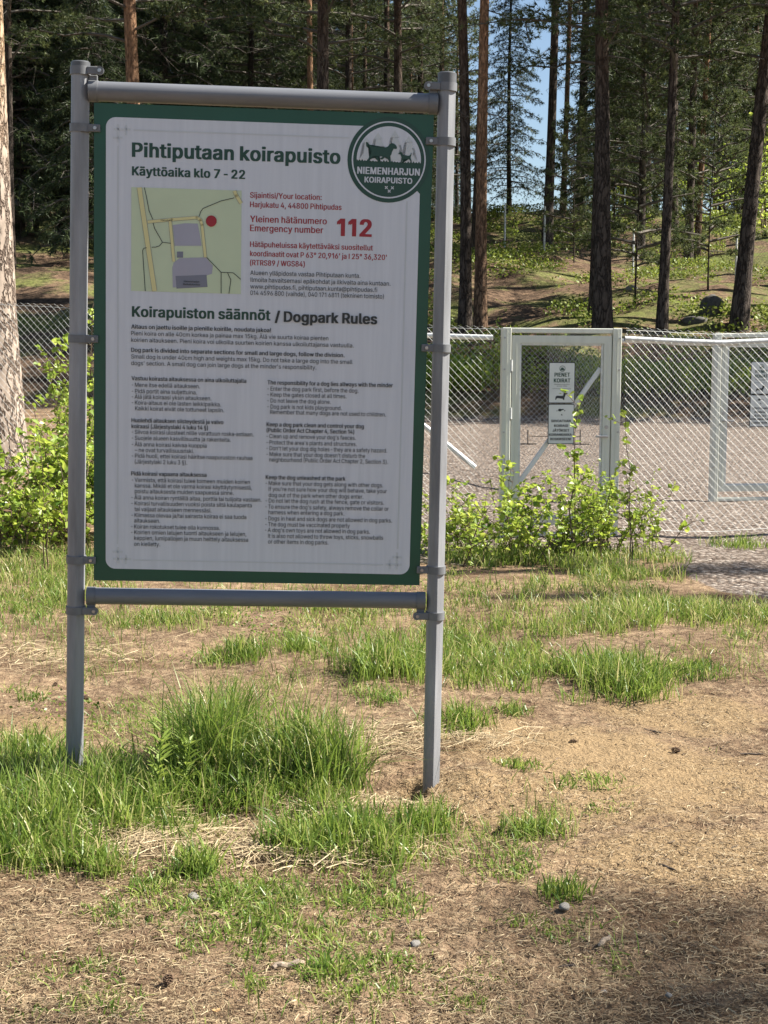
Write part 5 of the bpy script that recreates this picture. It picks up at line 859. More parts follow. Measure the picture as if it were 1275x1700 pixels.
def sign(kind, label, P, c, gatelabel):
    w, h = .216, (.326 if kind == 'dog' else .322)
    root = empty('dog_sign', P, (0, 0, GYAW))
    tag(root, label, 'sign', 'plates on the dog park gates')
    def rr(w, h, r, n=5):
        pts = []
        for cx, cz, a0 in ((w / 2 - r, h / 2 - r, 0), (-w / 2 + r, h / 2 - r, 90), (-w / 2 + r, -h / 2 + r, 180), (w / 2 - r, -h / 2 + r, 270)):
            for t in np.linspace(a0, a0 + 90, n): pts.append((cx + r * math.cos(math.radians(t)), cz + r * math.sin(math.radians(t))))
        return pts
    MB().plate(rr(w, h, .008), -.003, .0).build('border', M['black'], root)
    MB().sheet(rr(w - .012, h - .012, .006), -.0042).build('face', M['plate'], root, smooth=0)
    def sil(nm, polys, mat, y=-.0054):
        m = MB()
        for pl in polys: m.sheet(pl, y)
        bmesh.ops.triangulate(m.bm, faces=m.bm.faces)
        return m.build(nm, mat, root, smooth=0)
    if kind == 'dog':
        lettering('green_lettering', [(-.061, .049, .127, .031, 2, 'PIENET'), (-.066, .003, .136, .031, 2, 'KOIRAT')], M['dark_green'], -.0054, root)
        lettering('black_lettering', [(-.062, -.016, .126, .007, 1, 'Pieni koira on alle 40cm'), (-.04, -.029, .082, .007, 1, 'ja max 15kg'), (-.075, -.049, .150, .006, 0, 'Small dog under 40cm high, max 15kg')], M['black'], -.0054, root)
        D = [(258, 812), (272, 812), (285, 790), (300, 782), (350, 790), (395, 795), (405, 815), (425, 815), (415, 790), (430, 775), (445, 730), (455, 715), (490, 705), (480, 695), (460, 680), (425, 680), (410, 700), (405, 735), (380, 742), (290, 738), (265, 755), (262, 785)]
        sil('dachshund', [[((x - 375) / 744 * .330, -(y - 507) / 744 * .330) for x, y in D]], M['black'])
        ring = [(math.cos(t), math.sin(t)) for t in np.linspace(0, 2 * math.pi, 25)]
        cx, cz, r = .003, .112, .024
        pol = [[(cx + r * a[0], cz + r * a[1]), (cx + r * b[0], cz + r * b[1]), (cx + r * .84 * b[0], cz + r * .84 * b[1]), (cx + r * .84 * a[0], cz + r * .84 * a[1])] for a, b in zip(ring[:-1], ring[1:])]
        pol.append([(cx - .019, cz - .004), (cx + .019, cz - .004), (cx + .014, cz - .014), (cx - .014, cz - .014)])
        pol.append([(cx - .012, cz - .003), (cx - .012, cz + .006), (cx - .004, cz + .010), (cx + .008, cz + .008), (cx + .012, cz + .002), (cx + .010, cz - .003)])
        sil('emblem', pol, M['dark_green'])
    else:
        rows = [(-.082, .016, .160, 'SIIVOATHAN'), (-.058, -.022, .115, 'KOIRASI'), (-.070, -.060, .138, 'JÄTÖKSET'), (-.098, -.094, .196, 'KOIRANKAKKA-'), (-.088, -.129, .172, 'ROSKIKSEEN!')]
        lettering('lettering', [(u, v, w_, .019, 2, s) for u, v, w_, s in rows], M['black'], -.0054, root)
        el = lambda cx, cz, rx, rz: [(cx + rx * math.cos(t), cz + rz * math.sin(t)) for t in np.linspace(0, 2 * math.pi, 14, endpoint=False)]
        sil('pictogram', [el(-.012, .112, .015, .011), [(-.004, .109), (.018, .113), (.020, .121), (.008, .122), (-.002, .119)], el(.028, .108, .004, .006), el(-.036, .106, .004, .004), [(-.004, .074), (.010, .066), (.006, .084)]], M['black'])
    return root
for (gp, gc, who) in ((g1l, gc1, 'near gate'), (g2l, gc2, 'far gate at the right edge')):
    for kind, z in (('dog', 1.245), ('waste', .915)):
        lab = ('white dachshund plate with green PIENET KOIRAT lettering on the ' if kind == 'dog' else 'white plate of black capitals about dog waste on the ') + who
        sign(kind, lab, (gp[0] + gc * math.cos(GYAW) + .016 * math.sin(GYAW), gp[1] + gc * math.sin(GYAW) - .016 * math.cos(GYAW), gp[2] + z), None, who)

# ------------------------------------------------------------------ trees
def rand_dirs(d, spread, k):
    """k directions scattered round each of the directions d (N,3)"""
    r = RNG.normal(0, 1, (len(d), k, 3))
    return unit(d[:, None, :] + spread * r)

def needle_mesh(name, C, D, k, spread, lo, hi, w, mat, parent):
    dirs = rand_dirs(D, spread, k).reshape(-1, 3)
    base = np.repeat(C, k, axis=0)
    n = len(dirs)
    ln = RNG.uniform(lo, hi, (n, 1))
    side = unit(np.cross(dirs, RNG.normal(0, 1, (n, 3)))) * (w * RNG.uniform(.7, 1.2, (n, 1)))
    V = np.stack([base - side, base + side, base + dirs * ln], 1).reshape(-1, 3)
    f = np.arange(n * 3).reshape(-1, 3)
    vr = np.repeat(np.clip(np.repeat(RNG.normal(.45, .2, len(C)), k) + RNG.normal(0, .12, n), 0, 1), 3)
    return npmesh(name, V, [f], mat, parent, vr)

def limb_path(p, az, L, rise, droop, n=6):
    t = np.linspace(0, 1, n)
    hx, hy = math.cos(az), math.sin(az)
    P = np.stack([p[0] + hx * L * t, p[1] + hy * L * t, p[2] + L * (rise * t - droop * t * t)], -1)
    P[1:] += RNG.normal(0, .035 * L, (n - 1, 3)) * np.linspace(.3, 1, n - 1)[:, None]
    return P

def conifer(name, H, zc, limbs, L, kind, bark, dead=12, r0=.15, curve=.12):
    root = empty(name)
    t = np.linspace(0, 1, 16)
    ph = RNG.uniform(0, 6.28)
    TP = np.stack([curve * np.sin(t * 4 + ph) - curve * math.sin(ph), curve * np.cos(t * 3 + ph) - curve * math.cos(ph), t * H - .15], -1)
    R = r0 * (1 - .82 * t) + .012
    R[0] *= 1.35; R[1] *= 1.06
    V, Fc = tubes([(TP, R)], 14)
    tr = npmesh('trunk', V, Fc, bark, root, smooth=True)
    def tp(z): return np.array([np.interp(z, TP[:, 2], TP[:, 0]), np.interp(z, TP[:, 2], TP[:, 1]), z])
    lims, C, D = [], [], []
    for i in range(limbs):
        u = (i + RNG.uniform(.2, .8)) / limbs
        z = zc + (H - zc) * u ** .92
        az = i * 2.4 + RNG.uniform(-.5, .5)
        if kind == 'spruce':
            l = (L * (1 - u) ** .85 + .22) * RNG.uniform(.75, 1.15)
            P = limb_path(tp(z), az, l, .12, .42, 6); t0 = .12; m = int(14 + 20 * l)
        else:
            l = L * (.45 + .9 * math.sin(math.pi * min(1, .25 + .75 * u))) * RNG.uniform(.6, 1.15) * (1 - .45 * u)
            P = limb_path(tp(z), az, l, .25 + .35 * u, .22 * (1 - u), 6); t0 = .30; m = int(12 + 19 * l)
        lims.append((P, np.linspace(.028, .007, 6) * (l / L + .35)))
        tt = RNG.uniform(t0, 1, m)
        base = np.stack([np.interp(tt, np.linspace(0, 1, 6), P[:, a]) for a in range(3)], -1)
        ax = unit((P[-1] - P[0])[None])[0]; sd = unit(np.cross(ax, [0, 0, 1.0])[None])[0]
        sgn = RNG.choice([-1, 1], m) * RNG.uniform(.05, 1, m)
        width = (.30 if kind == 'spruce' else .30) * l * (1.1 - .75 * tt) + .05
        off = sd[None] * (sgn * width)[:, None] + ax[None] * (np.abs(sgn) * width * .5)[:, None]
        off[:, 2] += RNG.normal(0, .06, m) - (np.abs(sgn) * width * (.35 if kind == 'spruce' else -.10))
        cc = base + off
        C.append(cc)
        dd = unit(ax[None] * .7 + off / (np.linalg.norm(off, axis=1, keepdims=True) + .01) * .8 + np.array([0, 0, -.45 if kind == 'spruce' else .30]))
        D.append(dd)
        for q in range(0, m, 3):
            lims.append((np.stack([base[q], (base[q] + cc[q]) / 2 + [0, 0, .02], cc[q]]), np.array([.006, .005, .003])))
    for i in range(dead):
        z = RNG.uniform(.16 * H, max(zc + 1.5, .35 * H)); az = RNG.uniform(0, 6.28); l = RNG.uniform(.35, 1.7)
        P = limb_path(tp(z), az, l, RNG.uniform(-.25, .35), RNG.uniform(0, .5), 6)
        lims.append((P, np.linspace(.017, .004, 6)))
        for q in range(4):
            a = P[RNG.randint(2, 6)]
            lims.append((np.stack([a, a + RNG.normal(0, .13, 3), a + RNG.normal(0, .22, 3) + [0, 0, -.1]]), np.array([.006, .004, .002])))
    V, Fc = tubes(lims, 4)
    npmesh('branches', V, Fc, M['twig'], root)
    C = np.concatenate(C); D = np.concatenate(D)
    if kind == 'spruce': needle_mesh('crown', C, D, 9, .55, .10, .26, .012, M['spruce_needles'], root)
    else: needle_mesh('crown', C, D, 17, .75, .07, .17, .0105, M['needles'], root)
    return root

PROTO = {}
def put_tree(kind, x, y, scale, width, label, group, lean=0.0, lean_y=0.0, rz=None, name='pine_tree', bark=None):
    src = PROTO[kind]
    o = copy_tree(src)
    o.name = name
    o.location = (x, y, float(ground(x, y)) - .02)
    o.scale = (scale, scale, scale)
    rz = RNG.uniform(0, 6.28) if rz is None else rz
    o.rotation_euler = (Matrix.Rotation(lean, 3, 'Y') @ Matrix.Rotation(lean_y, 3, 'X') @ Matrix.Rotation(rz, 3, 'Z')).to_euler()
    for ch in o.children:
        if ch.name.startswith('trunk'):
            k = width / (.30 * scale)
            ch.scale = (k, k, 1)
            if bark:
                ch.data = ch.data.copy(); ch.data.materials[0] = bark
    return tag(o, label, 'tree', group)

PROTO['pine_high'] = conifer('pine_tree', 20, 9.6, 56, 2.5, 'pine', M['bark'], 9)
PROTO['pine_mid'] = conifer('pine_tree', 19, 5.4, 74, 2.7, 'pine', M['bark'], 7)
PROTO['pine_low'] = conifer('pine_tree', 17, 2.8, 84, 2.4, 'pine', M['bark'], 6)
PROTO['spruce'] = conifer('spruce_tree', 17, 1.2, 140, 2.7, 'spruce', M['bark_spruce'], 8)
PROTO['young_spruce'] = conifer('spruce_tree', 7, .5, 64, 1.5, 'spruce', M['bark_spruce'], 4, r0=.055, curve=.05)
PROTO['young_pine'] = conifer('pine_tree', 6.5, .9, 44, 1.5, 'pine', M['bark'], 4, r0=.06, curve=.12)
PROTO['bare_pine'] = conifer('pine_tree', 19, 13.5, 26, 2.0, 'pine', M['bark'], 16, curve=.2)

NEAR = 'pines standing on the slope beyond the dog yard'
def px_tree(px, y, wpx, kind, scale, label, lean=0.0, bark=None, name='pine_tree', group=None):
    P = on_ground(px, y)
    return put_tree(kind, P[0], P[1], scale, wpx * y / F_PX, label, group, lean, 0, None, name, bark)
PROTO['big'] = conifer('pine_tree', 25, 13, 40, 2.6, 'pine', M['bark_big'], 3, curve=.0)
big = px_tree(-8, 15.2, 74, 'big', 1.0, 'thick pine trunk with sunlit plated bark at the left edge behind the fence', -.013, M['bark_big'])
px_tree(771, 34, 19, 'bare_pine', 1.0, 'dark slender pine just right of the board post', -.004)
px_tree(797, 33.4, 19, 'pine_high', 1.05, 'sunlit orange pine trunk right of the board post', .012, M['bark_orange'])
px_tree(784, 45, 10, 'bare_pine', .9, 'thin grey trunk between the dark and the orange pine', .01)
px_tree(905, 49, 15, 'pine_high', 1.1, 'tall pine standing alone beside the gap of open sky', .032)
px_tree(999, 33, 26, 'pine_mid', 1.05, 'thickest dark pine on the slope behind the near gate', .002)
px_tree(984, 34.6, 14, 'bare_pine', 1.0, 'slim pine pressed against the thickest dark trunk', .016)
px_tree(1097, 33, 16, 'pine_mid', 1.05, 'straight pine behind the fence between the two gates', .006, M['bark'])
px_tree(1112, 52, 13, 'pine_high', 1.1, 'thin pine behind the straight one between the gates', .0)
px_tree(1225, 33.5, 25, 'pine_mid', 1.05, 'dark pine leaning to the right above the far gate', .072)
px_tree(1152, 47, 10, 'pine_mid', 1.0, 'thin orange lit pine left of the leaning one', .010, M['bark_orange'])
px_tree(930, 58, 9, 'pine_high', 1.0, 'thin far pine right of the sky gap', .006, M['bark_orange'])
px_tree(1068, 56, 13, 'pine_mid', 1.05, 'far brown pine between the thick and the straight pine', .004)
px_tree(955, 60, 15, 'pine_high', 1.1, 'far grey pine left of the thickest dark pine', .006)
px_tree(22, 40, 12, 'pine_mid', 1.0, 'narrow brown pine right beside the big plated trunk', -.006)
px_tree(64, 51, 8, 'bare_pine', .9, 'thinnest dark trunk left of the board posts', .004)
px_tree(104, 52, 13, 'pine_high', 1.05, 'dark upright pine close to the left board post', .004)
px_tree(232, 35.5, 24, 'pine_mid', 1.1, 'sunlit orange pine rising above the left end of the board', -.004, M['bark_orange'])
px_tree(531, 35, 23, 'pine_mid', 1.1, 'dark brown pine rising above the middle of the board', .0)
px_tree(516, 46, 11, 'pine_high', 1.1, 'slim orange pine behind the dark one above the board', .0, M['bark_orange'])
px_tree(583, 49, 10, 'pine_high', 1.1, 'thin orange pine above the right half of the board', .0, M['bark_orange'])
px_tree(659, 42, 16, 'pine_mid', 1.05, 'reddish dark pine above the emblem of the board', .004)
px_tree(643, 60, 11, 'pine_high', 1.1, 'thin dark pine left of the reddish one above the board', .0)

# understorey conifers on the slope
for px, y, k, s, lab in ((1052, 36, 'young_pine', .95, 'loose young pine with drooping boughs right of the thickest trunk'), (1172, 38, 'young_pine', .85, 'bushy young pine left of the leaning trunk'),
                         (842, 57, 'spruce', .62, 'narrow spruce at the left rim of the sky gap'), (1015, 52, 'young_spruce', 1.3, 'young spruce high on the slope behind the thickest pine'),
                         (950, 44, 'young_pine', .7, 'small young pine under the far grey pine'), (160, 42, 'young_spruce', 1.2, 'dark young spruce half hidden by the left board post'),
                         (40, 47, 'young_spruce', 1.5, 'dark young spruce between the thin left trunks')):
    P = on_ground(px, y)
    put_tree(k, P[0], P[1], s, .30 * s * (.38 if k.startswith('young') else 1), lab, None, 0, 0, None, 'spruce_tree' if 'spruce' in k else 'pine_tree')

# the wood behind: every tree an object, look-alikes share a label
def far_ok(x, y):
    b = x / y
    return abs(b - .101) > .024 + 2.1 / y
far = []
tries = 0
while len(far) < 135 and tries < 6000:
    tries += 1
    y = RNG.uniform(46, 104); b = RNG.uniform(-.33, .34); x = b * y
    if b > -.02 and y < 60 and RNG.rand() < .6: continue
    if not far_ok(x, y): continue
    if all((x - a) ** 2 + (y - c) ** 2 > 4.2 for a, c in far): far.append((x, y))
for x, y in far:
    b = x / y
    pk = RNG.rand()
    if b < .05: kind = 'spruce' if pk < .48 else ('pine_low' if pk < .8 else 'pine_mid')
    else: kind = 'spruce' if pk < .22 else ('pine_low' if pk < .62 else 'pine_mid')
    s = RNG.uniform(.85, 1.2)
    sp = kind == 'spruce'
    put_tree(kind, x, y, s, RNG.uniform(.2, .34), 'dark green spruce in the dense wood on the ridge' if sp else 'pine with dark crown in the dense wood on the ridge', 'far spruces on the ridge' if sp else 'far pines on the ridge', RNG.uniform(-.02, .02), 0, None, 'spruce_tree' if sp else 'pine_tree')
# the same wood goes on to the right of the frame and shades it
for x, y in [(15.5, 31), (11.5, 30), (13, 31.5), (12.5, 28.9), (14.5, 29.8), (10.4, 34.6), (11.6, 36.4), (12.0, 38.3), (13.1, 40.6), (10.9, 33.0), (14.4, 43)]:
    put_tree(('pine_mid' if RNG.rand() < .6 else 'pine_low') if y < 32 else 'pine_high', x, y, RNG.uniform(.9, 1.15), .3, 'pine of the wood where it goes on past the right edge', 'pines past the right edge')
for x, y, s, k in [(14.6, 11.0, .82, 'spruce'), (15.9, 10.1, .88, 'spruce'), (18.9, 4.58, 1.0, 'pine_low'), (20.2, 4.25, 1.08, 'pine_mid')]:
    put_tree(k, x, y, s, .28, 'tree right of the photo, casting shade on the path', 'trees right of the photo', 0, 0, .3, 'spruce_tree' if k == 'spruce' else 'pine_tree').scale = (s * (.42 if k == 'spruce' else .9), s * (.42 if k == 'spruce' else .9), s)
for p in PROTO.values():
    for ch in list(p.children): bpy.data.objects.remove(ch)
    bpy.data.objects.remove(p)

# ------------------------------------------------------------------ leafy shoots
def leaf_mesh(name, C, D, size, mat, parent, droop=.25):
    n = len(C)
    D = unit(D + RNG.normal(0, .55, (n, 3)) + np.array([0, 0, -droop]))
    Nn = unit(np.array([.35, -.15, 1.0]) + RNG.normal(0, .55, (n, 3)))
    S = unit(np.cross(D, Nn)); Nn = np.cross(S, D)
    l = (size * RNG.uniform(.45, 1.3, n))[:, None]; w = l * RNG.uniform(.36, .46, (n, 1))
    f = .18
    V = np.stack([C, C + D * l * .32 + S * w + Nn * w * f, C + D * l * .68 + S * w * .78 + Nn * w * f, C + D * l - Nn * l * .06,
                  C + D * l * .68 - S * w * .78 + Nn * w * f, C + D * l * .32 - S * w + Nn * w * f], 1).reshape(-1, 3)
    b = np.arange(n)[:, None] * 6
    Q = np.concatenate([b + [0, 1, 2, 3], b + [3, 4, 5, 0]])
    vr = np.repeat(np.clip(RNG.normal(.55, .2, n), 0, .93) + (RNG.rand(n) < .012) * .07, 6)
    return npmesh(name, V, [Q], mat, parent, vr)

def shrub(stems, h, spread, leaves, size, twigs=5, t0=.2, lean=0.0):
    root = empty('leafy_bush')
    paths, C, D = [], [], []
    for i in range(stems):
        az = RNG.uniform(0, 6.28); out = spread * math.sqrt(RNG.uniform(.02, 1)); hh = h * RNG.uniform(.6, 1.0)
        t = np.linspace(0, 1, 7)
        sx, sy = RNG.normal(0, spread * .25, 2)
        P = np.stack([sx + math.cos(az) * out * t ** 1.4 + lean * t, sy + math.sin(az) * out * t ** 1.4, hh * (t - .12 * t * t) / .88], -1)
        P[1:] += RNG.normal(0, .012, (6, 3))
        paths.append((P, np.linspace(.006, .0018, 7) * (.6 + .5 * h)))
        pool = [P]
        for k in range(twigs):
            j = RNG.randint(2, 7); a = P[j]
            d = unit(np.array([[RNG.normal(), RNG.normal(), RNG.uniform(.2, 1.0)]]))[0] * RNG.uniform(.08, .24) * (h ** .5)
            Q = np.stack([a, a + d * .5 + RNG.normal(0, .008, 3), a + d])
            paths.append((Q, np.array([.0025, .002, .0012]))); pool.append(Q)
        m = leaves // stems
        for _ in range(m):
            q = pool[RNG.randint(0, len(pool))] if RNG.rand() < .75 else P
            tt = RNG.uniform(t0 if q is P else .2, 1) * (len(q) - 1)
            i0 = min(int(tt), len(q) - 2)
            pt = q[i0] + (q[i0 + 1] - q[i0]) * (tt - i0)
            C.append(pt + RNG.normal(0, .006, 3))
            D.append([RNG.normal(), RNG.normal(), RNG.uniform(-.1, .7)])
    V, Fc = tubes(paths, 4)
    npmesh('stem', V, Fc, M['stem'], root)
    leaf_mesh('foliage', np.array(C), unit(np.array(D)), size, M['leaf'], root)
    return root
SP = {'bush': shrub(12, .74, .44, 600, .047, 7, .15), 'low': shrub(10, .46, .42, 340, .045, 6, .1), 'tall': shrub(5, 1.5, .22, 620, .044, 9, .12),
      'sprig': shrub(1, 1.1, .06, 62, .054, 7, .45), 'sprig2': shrub(2, 1.15, .10, 130, .050, 8, .35)}
def put_shrub(k, px, y, s, label, group=None, rz=None, lean=0, sz=1.0):
    o = copy_tree(SP[k]); P = on_ground(px, y)
    o.name = 'leafy_bush' if k in ('bush', 'low') else 'leafy_sapling'
    o.location = (P[0], P[1], P[2] - .02)
    o.scale = (s, s, s * sz); o.rotation_euler = (0, lean, RNG.uniform(0, 6.28) if rz is None else rz)
    tag(o, label, 'bush' if k in ('bush', 'low') else 'sapling', group)
    return o
GB = 'bright green bushes in front of the near gate'
GL = 'bright green bushes left of the board'
for k, px, y, s, sz in (('bush', 768, 10.5, .78, .85), ('bush', 850, 10.6, .9, 1.0), ('bush', 935, 10.5, .85, .8), ('bush', 1020, 10.5, .95, .92),
                    ('low', 805, 10.0, 1.0, 1.0), ('low', 890, 10.1, 1.0, .95), ('low', 1060, 10.4, .85, 1.1), ('low', 715, 10.2, .8, .9), ('tall', 1085, 10.5, .42, 1.0), ('tall', 975, 10.3, .48, 1.0)):
    put_shrub(k, px, y, s, 'leafy bright green %s growing in front of the near gate' % ('shoot' if k == 'tall' else 'bush'), GB + (' (shoots)' if k == 'tall' else ''), None, 0, sz)
put_shrub('sprig2', 946, 9.9, .98, 'thin leafy shoot reaching up before the signs of the near gate')
put_shrub('sprig2', 1052, 9.7, .88, 'tallest leafy shoot at the right end of the gate bush')
put_shrub('sprig', 852, 10.2, .78, 'short leafy shoot before the hinge post of the near gate')
put_shrub('sprig', 1000, 10.0, .66, 'leafy shoot before the lock side of the near gate')
for k, px, y, s, sz in (('tall', 88, 11.2, .72, 1), ('tall', 122, 11.6, 1.0, 1), ('tall', 165, 11.4, .95, 1), ('tall', 108, 11.0, .75, 1), ('bush', 20, 10.7, 1.05, .72), ('bush', 66, 10.6, 1.1, .85), ('bush', 120, 10.7, 1.2, 1.05), ('bush', 175, 10.8, 1.2, 1), ('bush', -20, 10.6, 1.1, .7),
                    ('low', 45, 10.1, 1.1, 1.1), ('low', 95, 10.0, 1.2, 1.1), ('low', 150, 10.2, 1.2, 1.1), ('low', 5, 10.0, 1.1, .9), ('bush', 215, 10.9, 1.1, 1)):
    put_shrub(k, px, y, s, 'leafy bright green %s between the left fence and the board' % ('sapling' if k == 'tall' else 'bush'), GL + (' (saplings)' if k == 'tall' else ''), None, 0, sz)
put_shrub('tall', 140, 12.0, 1.36, 'tallest leafy sapling, reaching over the fence top behind the left board post')
put_shrub('sprig2', 78, 9.3, .8, 'thin bare stemmed shoot low in front of the left bushes')
# young birches at the far side of the yard and along the ridge
GF = 'leafy saplings at the foot of the wood'
for px, y, s in ((1042, 27.8, .95), (1062, 28.0, .7), (1118, 27.8, 1.15), (1140, 27.6, .8), (1100, 27.7, .6), (735, 28, .9), (815, 27.8, 1.1), (790, 28, .7), (1160, 28.2, .7), (990, 28, .8), (885, 27.9, .7), (1225, 28.0, .7)):
    put_shrub('tall', px, y, s, 'small leafy sapling on the bank at the far side of the gravel yard', GF)
GR = 'sunlit leafy birches along the ridge'
for px, y, s in ((1000, 48, 1.1), (1070, 49, 1.3), (1130, 48, 1.2), (1190, 47, 1.2), (995, 57, 1.7), (1025, 58, 2.0), (1045, 57, 1.5), (1130, 57, 2.0), (1150, 59, 2.2), (1185, 57, 1.9), (1250, 54, 2.6), (1268, 52, 2.8), (1010, 60, 2), (1085, 60, 2), (848, 50, 1.0), (75, 62, 4.2), (58, 66, 4.6), (92, 64, 3.6), (1240, 60, 3), (960, 61, 1.6), (1110, 62, 2.2), (1210, 60, 2.2)):
    put_shrub('tall', px, y, s, 'leafy young birch catching sun on the ridge under the pines', GR)
for p in SP.values():
    for ch in list(p.children): bpy.data.objects.remove(ch)
    bpy.data.objects.remove(p)

# ------------------------------------------------------------------ fence on the slope
hA = on_ground(826, 47.0); hB = on_ground(1330, 40.0)
fence('chain_link_fence', hA, hB, 1.45, 'old grey wire fence crossing the wooded slope', [.2, 1.75, 5.0, 8.4, 10.5], M['old_wire'], M['galv'], cell=.10, wr=.0022, rail=False, post_r=.03, wires=(1.44,))

# ------------------------------------------------------------------ low plants of the slope
def scatter_leaves(name, n, region, size, mat, keep, label=None, lift=.12, upright=.6):
    x = RNG.uniform(region[0], region[1], n); y = RNG.uniform(region[2], region[3], n)
    m = keep(x, y); x, y = x[m], y[m]
    z = ground(x, y) + RNG.uniform(.01, lift, len(x))
    C = np.stack([x, y, z], -1)
    D = np.stack([RNG.normal(0, 1, len(x)), RNG.normal(0, 1, len(x)), RNG.normal(upright, .4, len(x))], -1)
    l = (size * RNG.uniform(.6, 1.3, len(x)))[:, None]
    D = unit(D); S = unit(np.cross(D, RNG.normal(0, 1, D.shape))) * l * .32
    V = np.stack([C, C + D * l * .5 + S, C + D * l, C + D * l * .5 - S], 1).reshape(-1, 3)
    o = npmesh(name, V, [np.arange(len(V)).reshape(-1, 4)], mat, None, np.repeat(np.clip(RNG.normal(.5, .22, len(x)), 0, 1), 4))
    return tag(o, kind='stuff')
def patchy(x, y):
    v = np.sin(.9 * x + .4 * y) + np.sin(.55 * y - 1.3 * x + 1) + .8 * np.sin(2.1 * x + 1.4 * y) + .6 * np.sin(3.7 * x - 2.9 * y)
    ok = (v + RNG.normal(0, .35, len(x)) > .1) & (np.abs(x) < .31 * y + 1) & (x > -.04 * y)
    path = (y > 36.0) & (y < 40.5) & (x > 1.5)
    return ok & ~(path & (RNG.rand(len(x)) < .93))
scatter_leaves('bilberry_undergrowth', 300000, (-20, 22, 28, 62), .085, M['bilberry'], patchy, lift=.26)
def bank(x, y): return (np.sin(1.7 * x) + np.sin(.8 * x + 2) + RNG.normal(0, .5, len(x)) > -.3) & (np.abs(x) < .31 * y)
scatter_leaves('bank_undergrowth', 22000, (.2, 9.5, 27.9, 29.6), .10, M['leaf'], bank, lift=.30, upright=1.5)

# ------------------------------------------------------------------ grass
def blades(x, y, h, w, lean=.55, var=None, z=None):
    n = len(x)
    z = ground(x, y) - .004 if z is None else z
    a = RNG.uniform(0, 2 * np.pi, n); b = RNG.uniform(0, 2 * np.pi, n)
    d = np.stack([np.cos(a), np.sin(a), np.zeros(n)], -1); s = np.stack([np.cos(b), np.sin(b), np.zeros(n)], -1)
    bend = np.abs(RNG.normal(0, lean, n))[:, None] + .08
    R = np.stack([x, y, z], -1); h = h[:, None]; w = w[:, None]
    rows = []
    for t, k in ((0, .75), (.36, 1.0), (.72, .75)):
        p = R + np.array([0, 0, 1.0]) * h * t * (1 - .32 * bend * t) + d * h * bend * t * t
        rows += [p - s * w * k * .5, p + s * w * k * .5]
    rows.append(R + np.array([0, 0, 1.0]) * h * (1 - .32 * bend) + d * h * bend)
    V = np.stack(rows, 1).reshape(-1, 3)
    i = np.arange(n)[:, None] * 7
    Q = np.concatenate([i + [0, 1, 3, 2], i + [2, 3, 5, 4]]); T = i + [4, 5, 6]
    vr = np.repeat(np.clip(RNG.normal(.5, .2, n), 0, .9) if var is None else var, 7)
    return V, [Q, T], vr
def tuft_pts(px, py, rx, ry, n, per=26):
    """blades grow in small clusters, not evenly"""
    P = gpt(px, py); d = P[1]
    k = max(3, n // per)
    cx = np.clip(RNG.normal(0, .5, k), -1.15, 1.15) * rx * d / F_PX
    cy = np.clip(RNG.normal(0, .5, k), -1.15, 1.15) * ry * d / (py - 603)
    who = RNG.randint(0, k, n)
    r = .016 + .0035 * d
    return P[0] + cx[who] + RNG.normal(0, r, n), P[1] + cy[who] + RNG.normal(0, r, n), d, who, k
def grass_part(px, py, rx, ry, h, n, lean=.5, dry=.11, w=.0046):
    x, y, d, who, k = tuft_pts(px, py, rx, ry, n)
    hh = h * (RNG.uniform(.6, 1.25, k)[who]) * RNG.uniform(.4, 1.1, n)
    var = np.clip(RNG.normal(.52, .13, k)[who] + RNG.normal(0, .14, n), 0, .88)
    var = np.where(RNG.rand(n) < dry, RNG.uniform(.9, 1, n), var)
    return blades(x, y, hh, np.full(n, max(w, d * .0006)) * RNG.uniform(.7, 1.25, n), lean, var)
def merge(parts):
    Vs, Qs, Ts, vs, off = [], [], [], [], 0
    for V, (Q, T), v in parts:
        Vs.append(V); Qs.append(Q + off); Ts.append(T + off); vs.append(v); off += len(V)
    return np.concatenate(Vs), [np.concatenate(Qs), np.concatenate(Ts)], np.concatenate(vs)
# distinct tufts, each a thing of its own
TUFTS = [
    (345, 1275, 80, 34, .33, 1900, 'tallest grass clump, standing under the bottom rail of the board'),
    (515, 1300, 85, 30, .27, 1700, 'broad grass clump under the right half of the board'),
    (325, 1450, 38, 12, .10, 420, 'small grass tuft in front of the big clump, below the board'),
    (165, 1448, 30, 10, .085, 240, 'small grass tuft at the near end of the left grass'),
    (563, 1410, 120, 30, .13, 1900, 'wide low grass tuft in front of the gap between clumps'),
    (702, 1382, 34, 16, .11, 460, 'grass tuft just in front of the right post'),
    (892, 1380, 30, 9, .07, 300, 'lone grass tuft on the bare sand right of the right post'),
    (853, 1270, 26, 7, .045, 200, 'tiny pale grass tuft on the yellow sand'),
    (845, 1184, 16, 5, .06, 150, 'tiny grass tuft at the far edge of the bare sand'),
    (755, 1205, 42, 14, .12, 420, 'grass tuft with straw right beside the right post'),
    (648, 1112, 75, 20, .20, 1500, 'dark grass clump left of the right post behind the board'),
    (1025, 1135, 72, 22, .17, 2000, 'dense dark green grass clump on the right, beyond the sand'),
    (1142, 1112, 46, 12, .08, 500, 'small grass tuft right of the dense dark clump'),
    (400, 1092, 55, 12, .12, 600, 'sunlit grass tuft seen under the bottom rail'),
    (937, 1488, 30, 12, .06, 240, 'small grass tuft beside the grey stone'),
    (1225, 908, 38, 5, .11, 260, 'grass tuft on the gravel in front of the right fence'),
]
for px, py, rx, ry, h, n, lab in TUFTS:
    V, Fc, vr = grass_part(px, py, rx, ry, h, n)
    tag(npmesh('grass_tuft', V, Fc, M['grass'], None, vr), lab, 'grass tuft', 'grass tufts round the board')
parts = []
